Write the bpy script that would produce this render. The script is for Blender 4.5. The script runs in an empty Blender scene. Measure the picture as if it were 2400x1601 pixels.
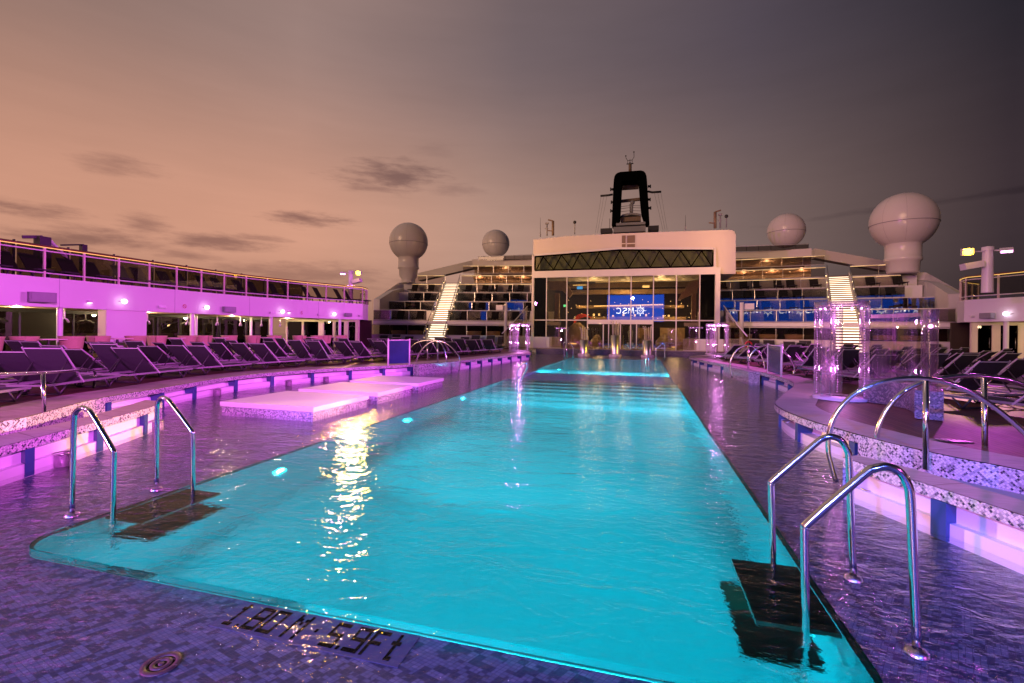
import bpy, bmesh, math, random
from mathutils import Vector, Matrix
from mathutils.geometry import tessellate_polygon
random.seed(7)
PI = math.pi
sc = bpy.context.scene
COL = sc.collection

# ---------------------------------------------------------------- camera model: (u, v) of the 2400 x 1601 photograph -> rays
F, H, ROLL = 1100.0, 1.6, 0.011
PP = 782 - ROLL * (1503.7 - 1200) - 800.5
CR, SR = math.cos(ROLL), math.sin(ROLL)
_xs, _vs = (1503.7 - 1200) / F, (782 - 800.5 - PP) / F
PSI = math.atan(_xs * CR + _vs * SR)
CP, SP = math.cos(PSI), math.sin(PSI)
def ray(u, v):
    xs = (u - 1200) / F; vs = (v - 800.5 - PP) / F
    a = xs * CR + vs * SR; b = xs * SR - vs * CR
    return Vector((CP * a - SP, SP * a + CP, b))
def G(u, v, z=0.0):                       # point of a level surface
    d = ray(u, v); t = (z - H) / d.z
    return Vector((d.x * t, d.y * t, z))
def VY(u, v, y):                          # point of an athwartships plane
    d = ray(u, v); t = y / d.y
    return Vector((d.x * t, y, H + d.z * t))
def VD(u, v, t):                          # point at a view depth
    d = ray(u, v)
    return Vector((d.x * t, d.y * t, H + d.z * t))
def zr(x0, y0, w, x, y, s=2351.0): return (x0 + x * w / s, y0 + y * w / s)
XC = -1.6                                 # centreline of the ship

# ---------------------------------------------------------------- mesh builder
ORG = {}
class MB:
    def __init__(s): s.v = []; s.f = []; s.uv = []; s.sm = []
    def face(s, pts, uv=None, smooth=False):
        b = len(s.v); s.v += [Vector(p) for p in pts]
        s.f.append(list(range(b, b + len(pts)))); s.uv.append(uv); s.sm.append(smooth)
    def raw(s, verts, faces, smooth=False):
        b = len(s.v); s.v += [Vector(p) for p in verts]
        for f in faces: s.f.append([b + i for i in f]); s.uv.append(None); s.sm.append(smooth)
    def box(s, x0, y0, z0, x1, y1, z1):
        P = [(x0,y0,z0),(x1,y0,z0),(x1,y1,z0),(x0,y1,z0),(x0,y0,z1),(x1,y0,z1),(x1,y1,z1),(x0,y1,z1)]
        s.raw(P, [(0,3,2,1),(4,5,6,7),(0,1,5,4),(1,2,6,5),(2,3,7,6),(3,0,4,7)])
        return s
    def obox(s, c, ax, ay, az):           # centre and three half-axis vectors
        c, ax, ay, az = Vector(c), Vector(ax), Vector(ay), Vector(az)
        P = [c-ax-ay-az,c+ax-ay-az,c+ax+ay-az,c-ax+ay-az,c-ax-ay+az,c+ax-ay+az,c+ax+ay+az,c-ax+ay+az]
        s.raw(P, [(0,3,2,1),(4,5,6,7),(0,1,5,4),(1,2,6,5),(2,3,7,6),(3,0,4,7)])
        return s
    def bar(s, p, q, w, h):               # box from p to q
        p, q = Vector(p), Vector(q); d = q - p
        up = Vector((0,0,1)) if abs(d.normalized().z) < .95 else Vector((1,0,0))
        sd = d.cross(up).normalized(); u2 = sd.cross(d).normalized()
        return s.obox((p+q)/2, d/2, sd*w/2, u2*h/2)
    def tube(s, path, r, n=8, r2=None):
        P = [Vector(p) for p in path]; m = len(P)
        T = [(P[min(i+1,m-1)]-P[max(i-1,0)]).normalized() for i in range(m)]
        up = Vector((0,0,1)) if abs(T[0].z) < .9 else Vector((1,0,0))
        N = (up - T[0]*up.dot(T[0])).normalized(); V = []
        for i in range(m):
            N = (N - T[i]*N.dot(T[i])).normalized(); B = T[i].cross(N)
            rr = r if r2 is None else r + (r2-r)*i/(m-1)
            V += [P[i] + rr*(math.cos(2*PI*k/n)*N + math.sin(2*PI*k/n)*B) for k in range(n)]
        Fc = [(i*n+k, i*n+(k+1)%n, (i+1)*n+(k+1)%n, (i+1)*n+k) for i in range(m-1) for k in range(n)]
        s.raw(V, Fc, True)
        b = len(s.v) - len(V)
        for ring, rev in ((0, True), (m-1, False)):
            ids = [b+ring*n+k for k in range(n)]
            s.f.append(ids[::-1] if rev else ids); s.uv.append(None); s.sm.append(False)
        return s
    def lathe(s, prof, c=(0,0,0), n=24, a0=0, a1=2*PI, smooth=True):
        c = Vector(c); full = abs(a1-a0-2*PI) < 1e-6; k = n if full else n+1; V = []
        for r, z in prof:
            V += [c + Vector((r*math.cos(a0+(a1-a0)*i/n), r*math.sin(a0+(a1-a0)*i/n), z)) for i in range(k)]
        Fc = []
        for j in range(len(prof)-1):
            for i in range(n):
                i2 = (i+1) % k
                Fc.append((j*k+i, j*k+i2, (j+1)*k+i2, (j+1)*k+i))
        s.raw(V, Fc, smooth); return s
    def ball(s, c, r, n=16, m=10, sc=(1,1,1)):
        return s.lathe([(max(1e-4,r*math.sin(PI*j/m))*sc[0], -r*math.cos(PI*j/m)*sc[2]) for j in range(m+1)], c, n)
    def prism(s, poly, z0, z1):
        n = len(poly); lo = [Vector((p[0],p[1],z0)) for p in poly]; hi = [Vector((p[0],p[1],z1)) for p in poly]
        s.raw(lo+hi, [tuple(range(n))[::-1], tuple(range(n,2*n))] + [(i,(i+1)%n,n+(i+1)%n,n+i) for i in range(n)]); return s
    def extrude(s, pts, d):               # closed 3D outline pushed along d
        n = len(pts); A = [Vector(p) for p in pts]; B = [p+Vector(d) for p in A]
        s.raw(A+B, [tuple(range(n)), tuple(range(n,2*n))[::-1]] + [(i,n+i,n+(i+1)%n,(i+1)%n) for i in range(n)]); return s
    def strip(s, A, B, smooth=False):     # quads between two polylines, uv by arc length
        u = 0.0
        for i in range(len(A)-1):
            a0,a1,b1,b0 = Vector(A[i]),Vector(A[i+1]),Vector(B[i+1]),Vector(B[i])
            L = ((a1-a0).length+(b1-b0).length)/2; h0=(b0-a0).length; h1=(b1-a1).length
            s.face([a0,a1,b1,b0], [(u,0),(u+L,0),(u+L,h1),(u,h0)], smooth); u += L
        return s
    def build(s, name, mat, parent=None, org=None):
        if parent is not None: o0 = ORG[parent.name]
        elif org is not None: o0 = Vector(org)
        else:
            lo = Vector([min(p[i] for p in s.v) for i in range(3)]); hi = Vector([max(p[i] for p in s.v) for i in range(3)])
            o0 = Vector(((lo.x+hi.x)/2, (lo.y+hi.y)/2, lo.z))
        me = bpy.data.meshes.new(name)
        me.from_pydata([p - o0 for p in s.v], [], s.f); me.update()
        uvl = me.uv_layers.new(name='UVMap'); k = 0
        for fi, f in enumerate(s.f):
            cu = s.uv[fi]
            if cu is None:
                nn = me.polygons[fi].normal; ax = max(range(3), key=lambda i: abs(nn[i]))
                cu = []
                for i in f:
                    p = s.v[i]; cu.append((p.y,p.z) if ax == 0 else ((p.x,p.z) if ax == 1 else (p.x,p.y)))
            for c in cu:
                uvl.data[k].uv = c; k += 1
        me.polygons.foreach_set('use_smooth', s.sm)
        for m in (mat if isinstance(mat, (list,tuple)) else [mat]): me.materials.append(m)
        o = bpy.data.objects.new(name, me); COL.objects.link(o)
        if parent is not None: o.parent = parent
        else: o.location = o0
        ORG[o.name] = o0
        return o

def tag(o, label=None, cat=None, group=None, kind=None):
    if label: o['label'] = label
    if cat: o['category'] = cat
    if group: o['group'] = group
    if kind: o['kind'] = kind
    return o
def empty(name, loc, label=None, cat=None, group=None):
    o = bpy.data.objects.new(name, None); COL.objects.link(o); o.location = Vector(loc); o.empty_display_size = .1
    ORG[o.name] = Vector(loc); tag(o, label, cat, group); return o
def dup(root, loc, rz=0.0, label=None, group=None, s=1.0):
    def cp(o, par):
        c = o.copy(); COL.objects.link(c); c.parent = par
        for ch in list(kids.get(o.name, [])): cp(ch, c)
        return c
    kids = {}
    for o in list(root.children_recursive): kids.setdefault(o.parent.name, []).append(o)
    r = cp(root, None); r.location = Vector(loc); r.rotation_euler = (0,0,rz); r.scale = (s,s,s)
    if label: r['label'] = label
    if group: r['group'] = group
    ORG[r.name] = Vector(loc)
    return r
ORD = ['first','second','third','fourth','fifth','sixth','seventh','eighth','ninth','tenth','eleventh','twelfth','thirteenth','fourteenth','fifteenth','sixteenth','seventeenth','eighteenth','nineteenth','twentieth','twenty-first','twenty-second','twenty-third','twenty-fourth','twenty-fifth','twenty-sixth']

# ---------------------------------------------------------------- materials
def newmat(name):
    m = bpy.data.materials.new(name); m.use_nodes = True; nt = m.node_tree
    return m, nt, nt.nodes['Principled BSDF'], nt.nodes['Material Output']
def nd(nt, t, **k):
    n = nt.nodes.new(t)
    for a, b in k.items():
        if a.startswith('i_'):
            key = a[2:]; n.inputs[int(key) if key.isdigit() else key.replace('_',' ')].default_value = b
        else: setattr(n, a, b)
    return n
def mth(nt, op, a, b=None, c=None, clamp=False):
    n = nt.nodes.new('ShaderNodeMath'); n.operation = op; n.use_clamp = clamp
    for i, x in enumerate((a, b, c)):
        if x is None: continue
        if isinstance(x, (int,float)): n.inputs[i].default_value = x
        else: nt.links.new(x, n.inputs[i])
    return n.outputs[0]
def vmt(nt, op, a, b=None):
    n = nt.nodes.new('ShaderNodeVectorMath'); n.operation = op
    for i, x in enumerate((a, b)):
        if x is None: continue
        if isinstance(x, (tuple,Vector)): n.inputs[i].default_value = tuple(x)
        else: nt.links.new(x, n.inputs[i])
    return n.outputs['Value'] if op in ('DOT_PRODUCT','LENGTH') else n.outputs['Vector']
def mixc(nt, f, a, b, mode='MIX'):
    n = nt.nodes.new('ShaderNodeMix'); n.data_type = 'RGBA'; n.blend_type = mode
    for i, x in ((0,f),(6,a),(7,b)):
        if isinstance(x, (int,float)): n.inputs[i].default_value = x
        elif isinstance(x, tuple): n.inputs[i].default_value = (*x,1) if len(x) == 3 else x
        else: nt.links.new(x, n.inputs[i])
    return n.outputs[2]
def ramp(nt, fac, stops, interp='LINEAR'):
    n = nt.nodes.new('ShaderNodeValToRGB'); cr = n.color_ramp; cr.interpolation = interp
    while len(cr.elements) < len(stops): cr.elements.new(.5)
    for e, (p, c) in zip(cr.elements, stops):
        e.position = p; e.color = (*c,1) if len(c) == 3 else c
    nt.links.new(fac, n.inputs[0]); return n.outputs[0]
def noise(nt, vec, scale, detail=3, rough=.5, dist=0.0):
    n = nd(nt, 'ShaderNodeTexNoise', i_Scale=scale, i_Detail=detail, i_Roughness=rough, i_Distortion=dist)
    if vec is not None: nt.links.new(vec, n.inputs['Vector'])
    return n.outputs['Fac']
def coords(nt, kind='Object', scale=(1,1,1), rot=(0,0,0)):
    t = nd(nt, 'ShaderNodeTexCoord'); m = nd(nt, 'ShaderNodeMapping')
    m.inputs['Scale'].default_value = scale; m.inputs['Rotation'].default_value = rot
    nt.links.new(t.outputs[kind], m.inputs['Vector']); return m.outputs['Vector']
def world_pos(nt, scale=(1,1,1), rot=(0,0,0)):
    t = nd(nt, 'ShaderNodeNewGeometry'); m = nd(nt, 'ShaderNodeMapping')
    m.inputs['Scale'].default_value = scale; m.inputs['Rotation'].default_value = rot
    nt.links.new(t.outputs['Position'], m.inputs['Vector']); return m.outputs['Vector']
def bump(nt, bs, h, strength=.2, dist=.02):
    b = nd(nt, 'ShaderNodeBump', i_Strength=strength, i_Distance=dist)
    nt.links.new(h, b.inputs['Height']); nt.links.new(b.outputs['Normal'], bs.inputs['Normal']); return b
def plain(name, col, rough=.5, metal=0.0, var=.12, vs=3.0, bmp=0.0, coat=0.0):
    m, nt, bs, out = newmat(name)
    n = noise(nt, world_pos(nt), vs, 4, .6)
    c = mixc(nt, n, tuple(x*(1-var) for x in col), tuple(min(1,x*(1+var)) for x in col))
    nt.links.new(c, bs.inputs['Base Color'])
    bs.inputs['Roughness'].default_value = rough; bs.inputs['Metallic'].default_value = metal
    if coat: bs.inputs['Coat Weight'].default_value = coat
    if bmp: bump(nt, bs, noise(nt, world_pos(nt), vs*12, 3), bmp, .01)
    return m
def emit(name, col, strength):
    m, nt, bs, out = newmat(name)
    bs.inputs['Base Color'].default_value = (*col,1); bs.inputs['Emission Color'].default_value = (*col,1)
    bs.inputs['Emission Strength'].default_value = strength; return m
def glass(name, tint, base=.06, ior=1.5, rough=0.0, wob=0.0):
    m, nt, bs, out = newmat(name); nt.nodes.remove(bs)
    tr = nd(nt, 'ShaderNodeBsdfTransparent'); tr.inputs[0].default_value = (*tint,1)
    gl = nd(nt, 'ShaderNodeBsdfGlossy'); gl.inputs['Roughness'].default_value = rough
    fr = nd(nt, 'ShaderNodeFresnel', i_IOR=ior); mx = nd(nt, 'ShaderNodeMixShader')
    if wob:
        b = nd(nt, 'ShaderNodeBump', i_Strength=wob, i_Distance=.05)
        nt.links.new(noise(nt, world_pos(nt), 1.2, 2), b.inputs['Height'])
        nt.links.new(b.outputs['Normal'], gl.inputs['Normal'])
    geo = nd(nt, 'ShaderNodeNewGeometry'); ff = mth(nt, 'SUBTRACT', 1.0, geo.outputs['Backfacing'])
    f = mth(nt, 'MULTIPLY', mth(nt, 'ADD', fr.outputs[0], base, clamp=True), mth(nt, 'MULTIPLY_ADD', ff, .96, .04))
    nt.links.new(f, mx.inputs[0]); nt.links.new(tr.outputs[0], mx.inputs[1]); nt.links.new(gl.outputs[0], mx.inputs[2])
    nt.links.new(mx.outputs[0], out.inputs['Surface']); return m
def mosaic(name, cell, stops, grout=(.35,.34,.33), rot=PI/4, rough=.18, wide=1.0):
    m, nt, bs, out = newmat(name)
    v = coords(nt, 'UV', (1/cell, 1/cell/wide, 1), (0,0,rot))
    fl = vmt(nt, 'FLOOR', v); fr = vmt(nt, 'FRACTION', v)
    wn = nd(nt, 'ShaderNodeTexWhiteNoise'); wn.noise_dimensions = '2D'; nt.links.new(fl, wn.inputs['Vector'])
    big = noise(nt, v, .22, 2)
    val = mth(nt, 'ADD', wn.outputs['Value'], mth(nt, 'MULTIPLY', mth(nt, 'SUBTRACT', big, .5), .7), clamp=True)
    c = ramp(nt, val, stops, 'CONSTANT')
    sp = nd(nt, 'ShaderNodeSeparateXYZ'); nt.links.new(fr, sp.inputs[0])
    ex = mth(nt, 'MINIMUM', sp.outputs[0], mth(nt, 'SUBTRACT', 1.0, sp.outputs[0]))
    ey = mth(nt, 'MINIMUM', sp.outputs[1], mth(nt, 'SUBTRACT', 1.0, sp.outputs[1]))
    e = mth(nt, 'MINIMUM', ex, ey); k = mth(nt, 'LESS_THAN', e, .07)
    nt.links.new(mixc(nt, k, c, grout), bs.inputs['Base Color'])
    nt.links.new(mth(nt, 'MULTIPLY_ADD', k, .5, rough), bs.inputs['Roughness'])
    bump(nt, bs, mth(nt, 'MINIMUM', e, .12), .5, .02)
    return m
def steel_mat(name, col, rough):
    m, nt, bs, out = newmat(name)
    bs.inputs['Metallic'].default_value = 1.0; bs.inputs['Base Color'].default_value = (*col,1)
    n = noise(nt, world_pos(nt, (1,1,.2)), 35, 3)
    nt.links.new(mth(nt, 'MULTIPLY_ADD', n, .12, rough), bs.inputs['Roughness']); return m

M = {}
M['white'] = plain('white_paint', (.76,.75,.74), .38, var=.05, vs=.8)
M['cream'] = plain('cream_paint', (.74,.66,.52), .45, var=.06, vs=.8)
M['soffit'] = plain('soffit_panel', (.6,.42,.3), .4, var=.1)
M['steel'] = steel_mat('polished_steel', (.78,.77,.76), .06)
M['satin'] = steel_mat('satin_steel', (.62,.6,.58), .25)
M['wood_rail'] = plain('varnished_rail', (.16,.04,.025), .3, var=.3, vs=8)
M['back_rail'] = plain('lounger_back_rail', (.42,.4,.42), .3)
M['alu'] = plain('white_aluminium', (.72,.7,.68), .3, var=.06)
M['slab'] = plain('plinth_slab', (.7,.68,.68), .6, var=.05)
M['clere'] = glass('clerestory_glass', (.6,.64,.55), .0)
M['frame_grey'] = plain('lounger_frame', (.2,.19,.2), .4)
M['sling'] = plain('dark_sling_fabric', (.034,.028,.04), .75, var=.25, vs=40, bmp=.3)
M['sling_far'] = plain('far_sling_fabric', (.03,.026,.03), .8, var=.25, vs=20)
M['black'] = plain('black_paint', (.0025,.003,.003), .7, var=.2)
M['dark'] = plain('dark_metal', (.025,.024,.026), .45, var=.2)
M['grey'] = plain('grey_paint', (.3,.3,.32), .5, var=.15)
M['louvre'] = plain('louvre_bronze', (.22,.15,.1), .55, var=.25, vs=20)
M['blue_div'] = plain('blue_divider', (.03,.07,.2), .35, var=.15)
M['niche'] = plain('niche_panel', (.74,.73,.76), .3, var=.04)
M['black'].node_tree.nodes['Principled BSDF'].inputs['Specular IOR Level'].default_value = 0.0
M['coping'] = None
M['wicker'] = plain('wicker', (.6,.45,.26), .7, var=.4, vs=60, bmp=.6)
M['radome'] = plain('radome_gelcoat', (.78,.74,.72), .22, var=.05, vs=.7)
M['peach_wall'] = plain('casing_paint', (.74,.68,.62), .45, var=.05, vs=.6)
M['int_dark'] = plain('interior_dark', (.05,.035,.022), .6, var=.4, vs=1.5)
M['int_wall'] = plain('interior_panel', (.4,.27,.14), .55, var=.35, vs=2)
M['red_sign'] = plain('red_enamel', (.5,.02,.03), .4)
M['blue_panel'] = plain('blue_sign_panel', (.015,.03,.12), .2, var=.5, vs=2)
M['speaker'] = plain('speaker_grey', (.28,.27,.3), .6, var=.15, vs=40)
M['glass_dark'] = glass('balustrade_glass', (.75,.7,.67), .05, wob=.02)
M['glass_upper'] = glass('rail_glass', (.52,.47,.44), .03)
M['glass_mirror'] = glass('coated_terrace_glass', (.5,.47,.46), .38, wob=.006)
M['glass_hall'] = glass('hall_glass', (.8,.76,.66), .17, wob=.004)
M['glass_window'] = glass('window_glass', (.16,.15,.145), .04, wob=.05)
M['acrylic'] = glass('acrylic', (.93,.86,.96), .07, 1.45)
M['warm_strip'] = emit('warm_led', (1.0,.8,.55), 2.2)
M['warm_soft'] = emit('warm_glow', (1.0,.6,.22), 2.2)
M['warm_dot'] = emit('warm_spot', (1.0,.62,.28), 9)
M['globe'] = emit('globe_glow', (1.0,.8,1.0), 5)
M['pink_lens'] = emit('pink_lens', (1.0,.4,.95), 6)
M['yellow_lens'] = emit('yellow_lens', (1.0,.55,.02), 26)
M['cyan_lens'] = emit('cyan_lens', (.3,1.0,1.0), .9)
M['pink_led'] = emit('pink_led', (1.0,.3,1.0), 3.2)
M['blue_tv'] = emit('blue_tv', (.05,.35,1.0), 1.6)
M['red_neon'] = emit('red_neon', (1.0,.06,.02), 1.1)
M['green_sign'] = emit('green_sign', (.15,1.0,.45), 1.5)
M['screen_blue'] = emit('screen_blue', (.008,.1,.8), 3.0)
M['screen_white'] = emit('screen_white', (1,1,1), 6.0)
SCALE = [(0,(.68,.66,.66)),(.42,(.52,.5,.52)),(.6,(.34,.33,.37)),(.78,(.12,.12,.16)),(.9,(.045,.045,.07))]
M['scales'] = mosaic('scale_mosaic', .021, SCALE)
M['scales_small'] = mosaic('small_mosaic', .016, [(0,(.6,.58,.6)),(.35,(.42,.41,.45)),(.55,(.25,.25,.3)),(.7,(.07,.07,.1))])
M['dark_mosaic'] = mosaic('dark_mosaic', .024, [(0,(.09,.08,.12)),(.4,(.05,.05,.085)),(.7,(.2,.18,.22))], (.12,.12,.13))
M['pool_tile'] = mosaic('pool_tile', .05, [(0,(.1,.42,.46)),(.5,(.08,.385,.43)),(.8,(.13,.46,.49))], (.08,.34,.39), 0, .3)

# stone coping slabs with joints
m, nt, bs, out = newmat('coping_stone'); M['coping'] = m
v = coords(nt, 'UV')
br = nd(nt, 'ShaderNodeTexBrick', i_Scale=1.0); br.offset = 0.0
br.inputs['Color1'].default_value = (.5,.43,.39,1); br.inputs['Color2'].default_value = (.42,.36,.33,1); br.inputs['Mortar'].default_value = (.2,.16,.15,1)
br.inputs['Mortar Size'].default_value = .006; br.inputs['Brick Width'].default_value = 1.25; br.inputs['Row Height'].default_value = 1.6
nt.links.new(v, br.inputs['Vector'])
g = noise(nt, world_pos(nt, (2,9,1), (0,0,.6)), 2.0, 5, .6)
nt.links.new(mixc(nt, mth(nt,'MULTIPLY',g,.6), br.outputs[0], (.3,.25,.23), 'MULTIPLY'), bs.inputs['Base Color'])
nt.links.new(mth(nt,'MULTIPLY_ADD',g,.3,.42), bs.inputs['Roughness']); bs.inputs['Specular IOR Level'].default_value = .3

# teak deck planks, wet
m, nt, bs, out = newmat('teak_planks'); M['teak'] = m
v = world_pos(nt, (1,1,1), (0,0,PI/2))
br = nd(nt, 'ShaderNodeTexBrick', i_Scale=1.0); br.inputs['Color1'].default_value = (.17,.085,.05,1); br.inputs['Color2'].default_value = (.1,.05,.032,1)
br.inputs['Mortar'].default_value = (.015,.012,.012,1); br.inputs['Mortar Size'].default_value = .005; br.inputs['Brick Width'].default_value = 2.2; br.inputs['Row Height'].default_value = .075
nt.links.new(v, br.inputs['Vector'])
g = noise(nt, world_pos(nt, (14,1.2,1)), 3, 5, .65)
nt.links.new(mixc(nt, .7, br.outputs[0], ramp(nt, g, [(.25,(.35,.3,.28)),(.75,(1,1,1))]), 'MULTIPLY'), bs.inputs['Base Color'])
nt.links.new(mth(nt,'MULTIPLY_ADD',g,.3,.38), bs.inputs['Roughness']); bs.inputs['Specular IOR Level'].default_value = .25

# woven mosaic of the wet basin floor
m, nt, bs, out = newmat('basin_mosaic'); M['basin'] = m
v = world_pos(nt, (1/.029,1/.02,1), (0,0,.35))
fl = vmt(nt,'FLOOR',v); fr = vmt(nt,'FRACTION',v)
wn = nd(nt,'ShaderNodeTexWhiteNoise'); wn.noise_dimensions='2D'; nt.links.new(fl, wn.inputs['Vector'])
fl2 = vmt(nt,'FLOOR',vmt(nt,'MULTIPLY',v,(.62,.5,1)))
wn2 = nd(nt,'ShaderNodeTexWhiteNoise'); wn2.noise_dimensions='2D'; nt.links.new(fl2, wn2.inputs['Vector'])
big = noise(nt, world_pos(nt), 1.1, 3)
val = mth(nt,'ADD', mth(nt,'MULTIPLY',wn2.outputs['Value'],.62), mth(nt,'ADD', mth(nt,'MULTIPLY',wn.outputs['Value'],.3), mth(nt,'MULTIPLY',mth(nt,'SUBTRACT',big,.5),.5)), clamp=True)
c = ramp(nt, val, [(0,(.018,.03,.055)),(.3,(.03,.045,.075)),(.42,(.095,.125,.15)),(.6,(.13,.16,.18)),(.8,(.175,.2,.215))], 'CONSTANT')
sp = nd(nt,'ShaderNodeSeparateXYZ'); nt.links.new(fr, sp.inputs[0])
ex = mth(nt,'MINIMUM', sp.outputs[0], mth(nt,'SUBTRACT',1.0,sp.outputs[0])); ey = mth(nt,'MINIMUM', sp.outputs[1], mth(nt,'SUBTRACT',1.0,sp.outputs[1]))
k = mth(nt,'LESS_THAN', mth(nt,'MINIMUM',ex,ey), .06)
nt.links.new(mixc(nt, k, c, (.05,.055,.08)), bs.inputs['Base Color']); bs.inputs['Roughness'].default_value = .35

def water(name, rough, tint, sc1, str1, refr):
    m, nt, bs, out = newmat(name); nt.nodes.remove(bs)
    p1 = noise(nt, world_pos(nt, (1,1.9,1), (0,0,.25)), sc1, 3, .55, .6)
    p2 = noise(nt, world_pos(nt, (1,1.5,1), (0,0,-.5)), sc1*4.3, 3, .6, .3)
    p3 = noise(nt, world_pos(nt), .35, 2)
    h = mth(nt,'ADD', p1, mth(nt,'MULTIPLY', p2, mth(nt,'MULTIPLY_ADD', p3, .6, .05)))
    b = nd(nt,'ShaderNodeBump', i_Strength=str1, i_Distance=.08); nt.links.new(h, b.inputs['Height'])
    gl = nd(nt,'ShaderNodeBsdfGlossy'); gl.inputs['Roughness'].default_value = rough; nt.links.new(b.outputs[0], gl.inputs['Normal'])
    if refr:
        tr = nd(nt,'ShaderNodeBsdfRefraction', i_IOR=1.33, i_Roughness=.2); nt.links.new(b.outputs[0], tr.inputs['Normal'])
    else: tr = nd(nt,'ShaderNodeBsdfTransparent')
    tr.inputs[0].default_value = (*tint,1)
    frn = nd(nt,'ShaderNodeFresnel', i_IOR=1.33); nt.links.new(b.outputs[0], frn.inputs['Normal'])
    fo = frn.outputs[0]
    if not refr:
        geo = nd(nt,'ShaderNodeNewGeometry'); fo = mth(nt,'MULTIPLY', fo, mth(nt,'MULTIPLY_ADD', geo.outputs['Backfacing'], -.95, 1.0))
    mx = nd(nt,'ShaderNodeMixShader'); nt.links.new(fo, mx.inputs[0]); nt.links.new(tr.outputs[0], mx.inputs[1]); nt.links.new(gl.outputs[0], mx.inputs[2])
    nt.links.new(mx.outputs[0], out.inputs['Surface']); return m
M['film'] = water('shallow_water', .06, (.93,.93,.94), 2.6, .5, False)
M['pool'] = water('pool_water', .055, (.1,.98,.98), 1.6, .38, True)
M['sea'] = plain('sea_water', (.01,.012,.016), .15, var=.3, vs=.05)
m, nt, bs, out = newmat('dark_wood_tread'); M['tread'] = m
g = noise(nt, world_pos(nt, (2,40,2)), 4, 4)
nt.links.new(ramp(nt, g, [(.2,(.03,.014,.01)),(.8,(.11,.05,.03))]), bs.inputs['Base Color']); bs.inputs['Roughness'].default_value=.3
# ---------------------------------------------------------------- camera
cam = bpy.data.cameras.new('camera'); co = bpy.data.objects.new('camera', cam); COL.objects.link(co)
cam.sensor_width = 36; cam.lens = 36 * F / 2400; cam.shift_y = PP / 2400; cam.clip_start = .05; cam.clip_end = 6000
Rt = Vector((CP, SP, 0)); Fw = Vector((-SP, CP, 0)); Up = Vector((0,0,1))
X = CR*Rt + SR*Up; Y = -SR*Rt + CR*Up; Z = -Fw
co.matrix_world = Matrix(((X.x,Y.x,Z.x,0),(X.y,Y.y,Z.y,0),(X.z,Y.z,Z.z,H),(0,0,0,1)))
sc.camera = co
sc.view_settings.view_transform = 'Standard'; sc.view_settings.look = 'None'; sc.view_settings.exposure = 0; sc.view_settings.gamma = 1
sc.render.engine = 'CYCLES'
cy = sc.cycles
cy.use_denoising = True
cy.max_bounces = 10; cy.diffuse_bounces = 3; cy.glossy_bounces = 5; cy.transmission_bounces = 6; cy.transparent_max_bounces = 16
cy.caustics_reflective = False; cy.caustics_refractive = False; cy.sample_clamp_indirect = 4.0; cy.sample_clamp_direct = 0

# ---------------------------------------------------------------- dusk sky
w = bpy.data.worlds.new('World'); sc.world = w; w.use_nodes = True
nt = w.node_tree; bg = nt.nodes['Background']
tc = nd(nt, 'ShaderNodeTexCoord'); D = vmt(nt, 'NORMALIZE', tc.outputs['Generated'])
sx = nd(nt, 'ShaderNodeSeparateXYZ'); nt.links.new(D, sx.inputs[0])
hd = math.radians(75)
flat = vmt(nt, 'NORMALIZE', vmt(nt, 'MULTIPLY', D, (1,1,0)))
s = vmt(nt, 'DOT_PRODUCT', flat, (-math.sin(hd), math.cos(hd), 0))
f = mth(nt, 'MULTIPLY_ADD', s, .5, .5, clamp=True)
def st(x): return (x+1)/2
low = ramp(nt, f, [(0,(.016,.013,.017)),(st(-.28),(.046,.031,.036)),(st(.08),(.2,.137,.122)),(st(.55),(.47,.285,.215)),(st(.82),(.63,.325,.22)),(st(.98),(.6,.305,.205)),(1,(.6,.305,.205))])
high = ramp(nt, f, [(0,(.008,.008,.014)),(st(-.28),(.019,.018,.026)),(st(.07),(.083,.066,.084)),(st(.505),(.165,.124,.13)),(st(.82),(.31,.21,.185)),(st(.98),(.25,.165,.142)),(1,(.25,.165,.142))])
z = sx.outputs[2]
mr = nd(nt, 'ShaderNodeMapRange', interpolation_type='SMOOTHSTEP'); nt.links.new(z, mr.inputs[0]); mr.inputs[1].default_value = .17; mr.inputs[2].default_value = .53
sky = mixc(nt, mr.outputs[0], low, high)
hz = nd(nt, 'ShaderNodeMapRange', interpolation_type='SMOOTHSTEP'); nt.links.new(z, hz.inputs[0]); hz.inputs[1].default_value = -.02; hz.inputs[2].default_value = .17
sky = mixc(nt, hz.outputs[0], mixc(nt, 1.0, sky, (.52,.5,.5), 'MULTIPLY'), sky)
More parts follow.
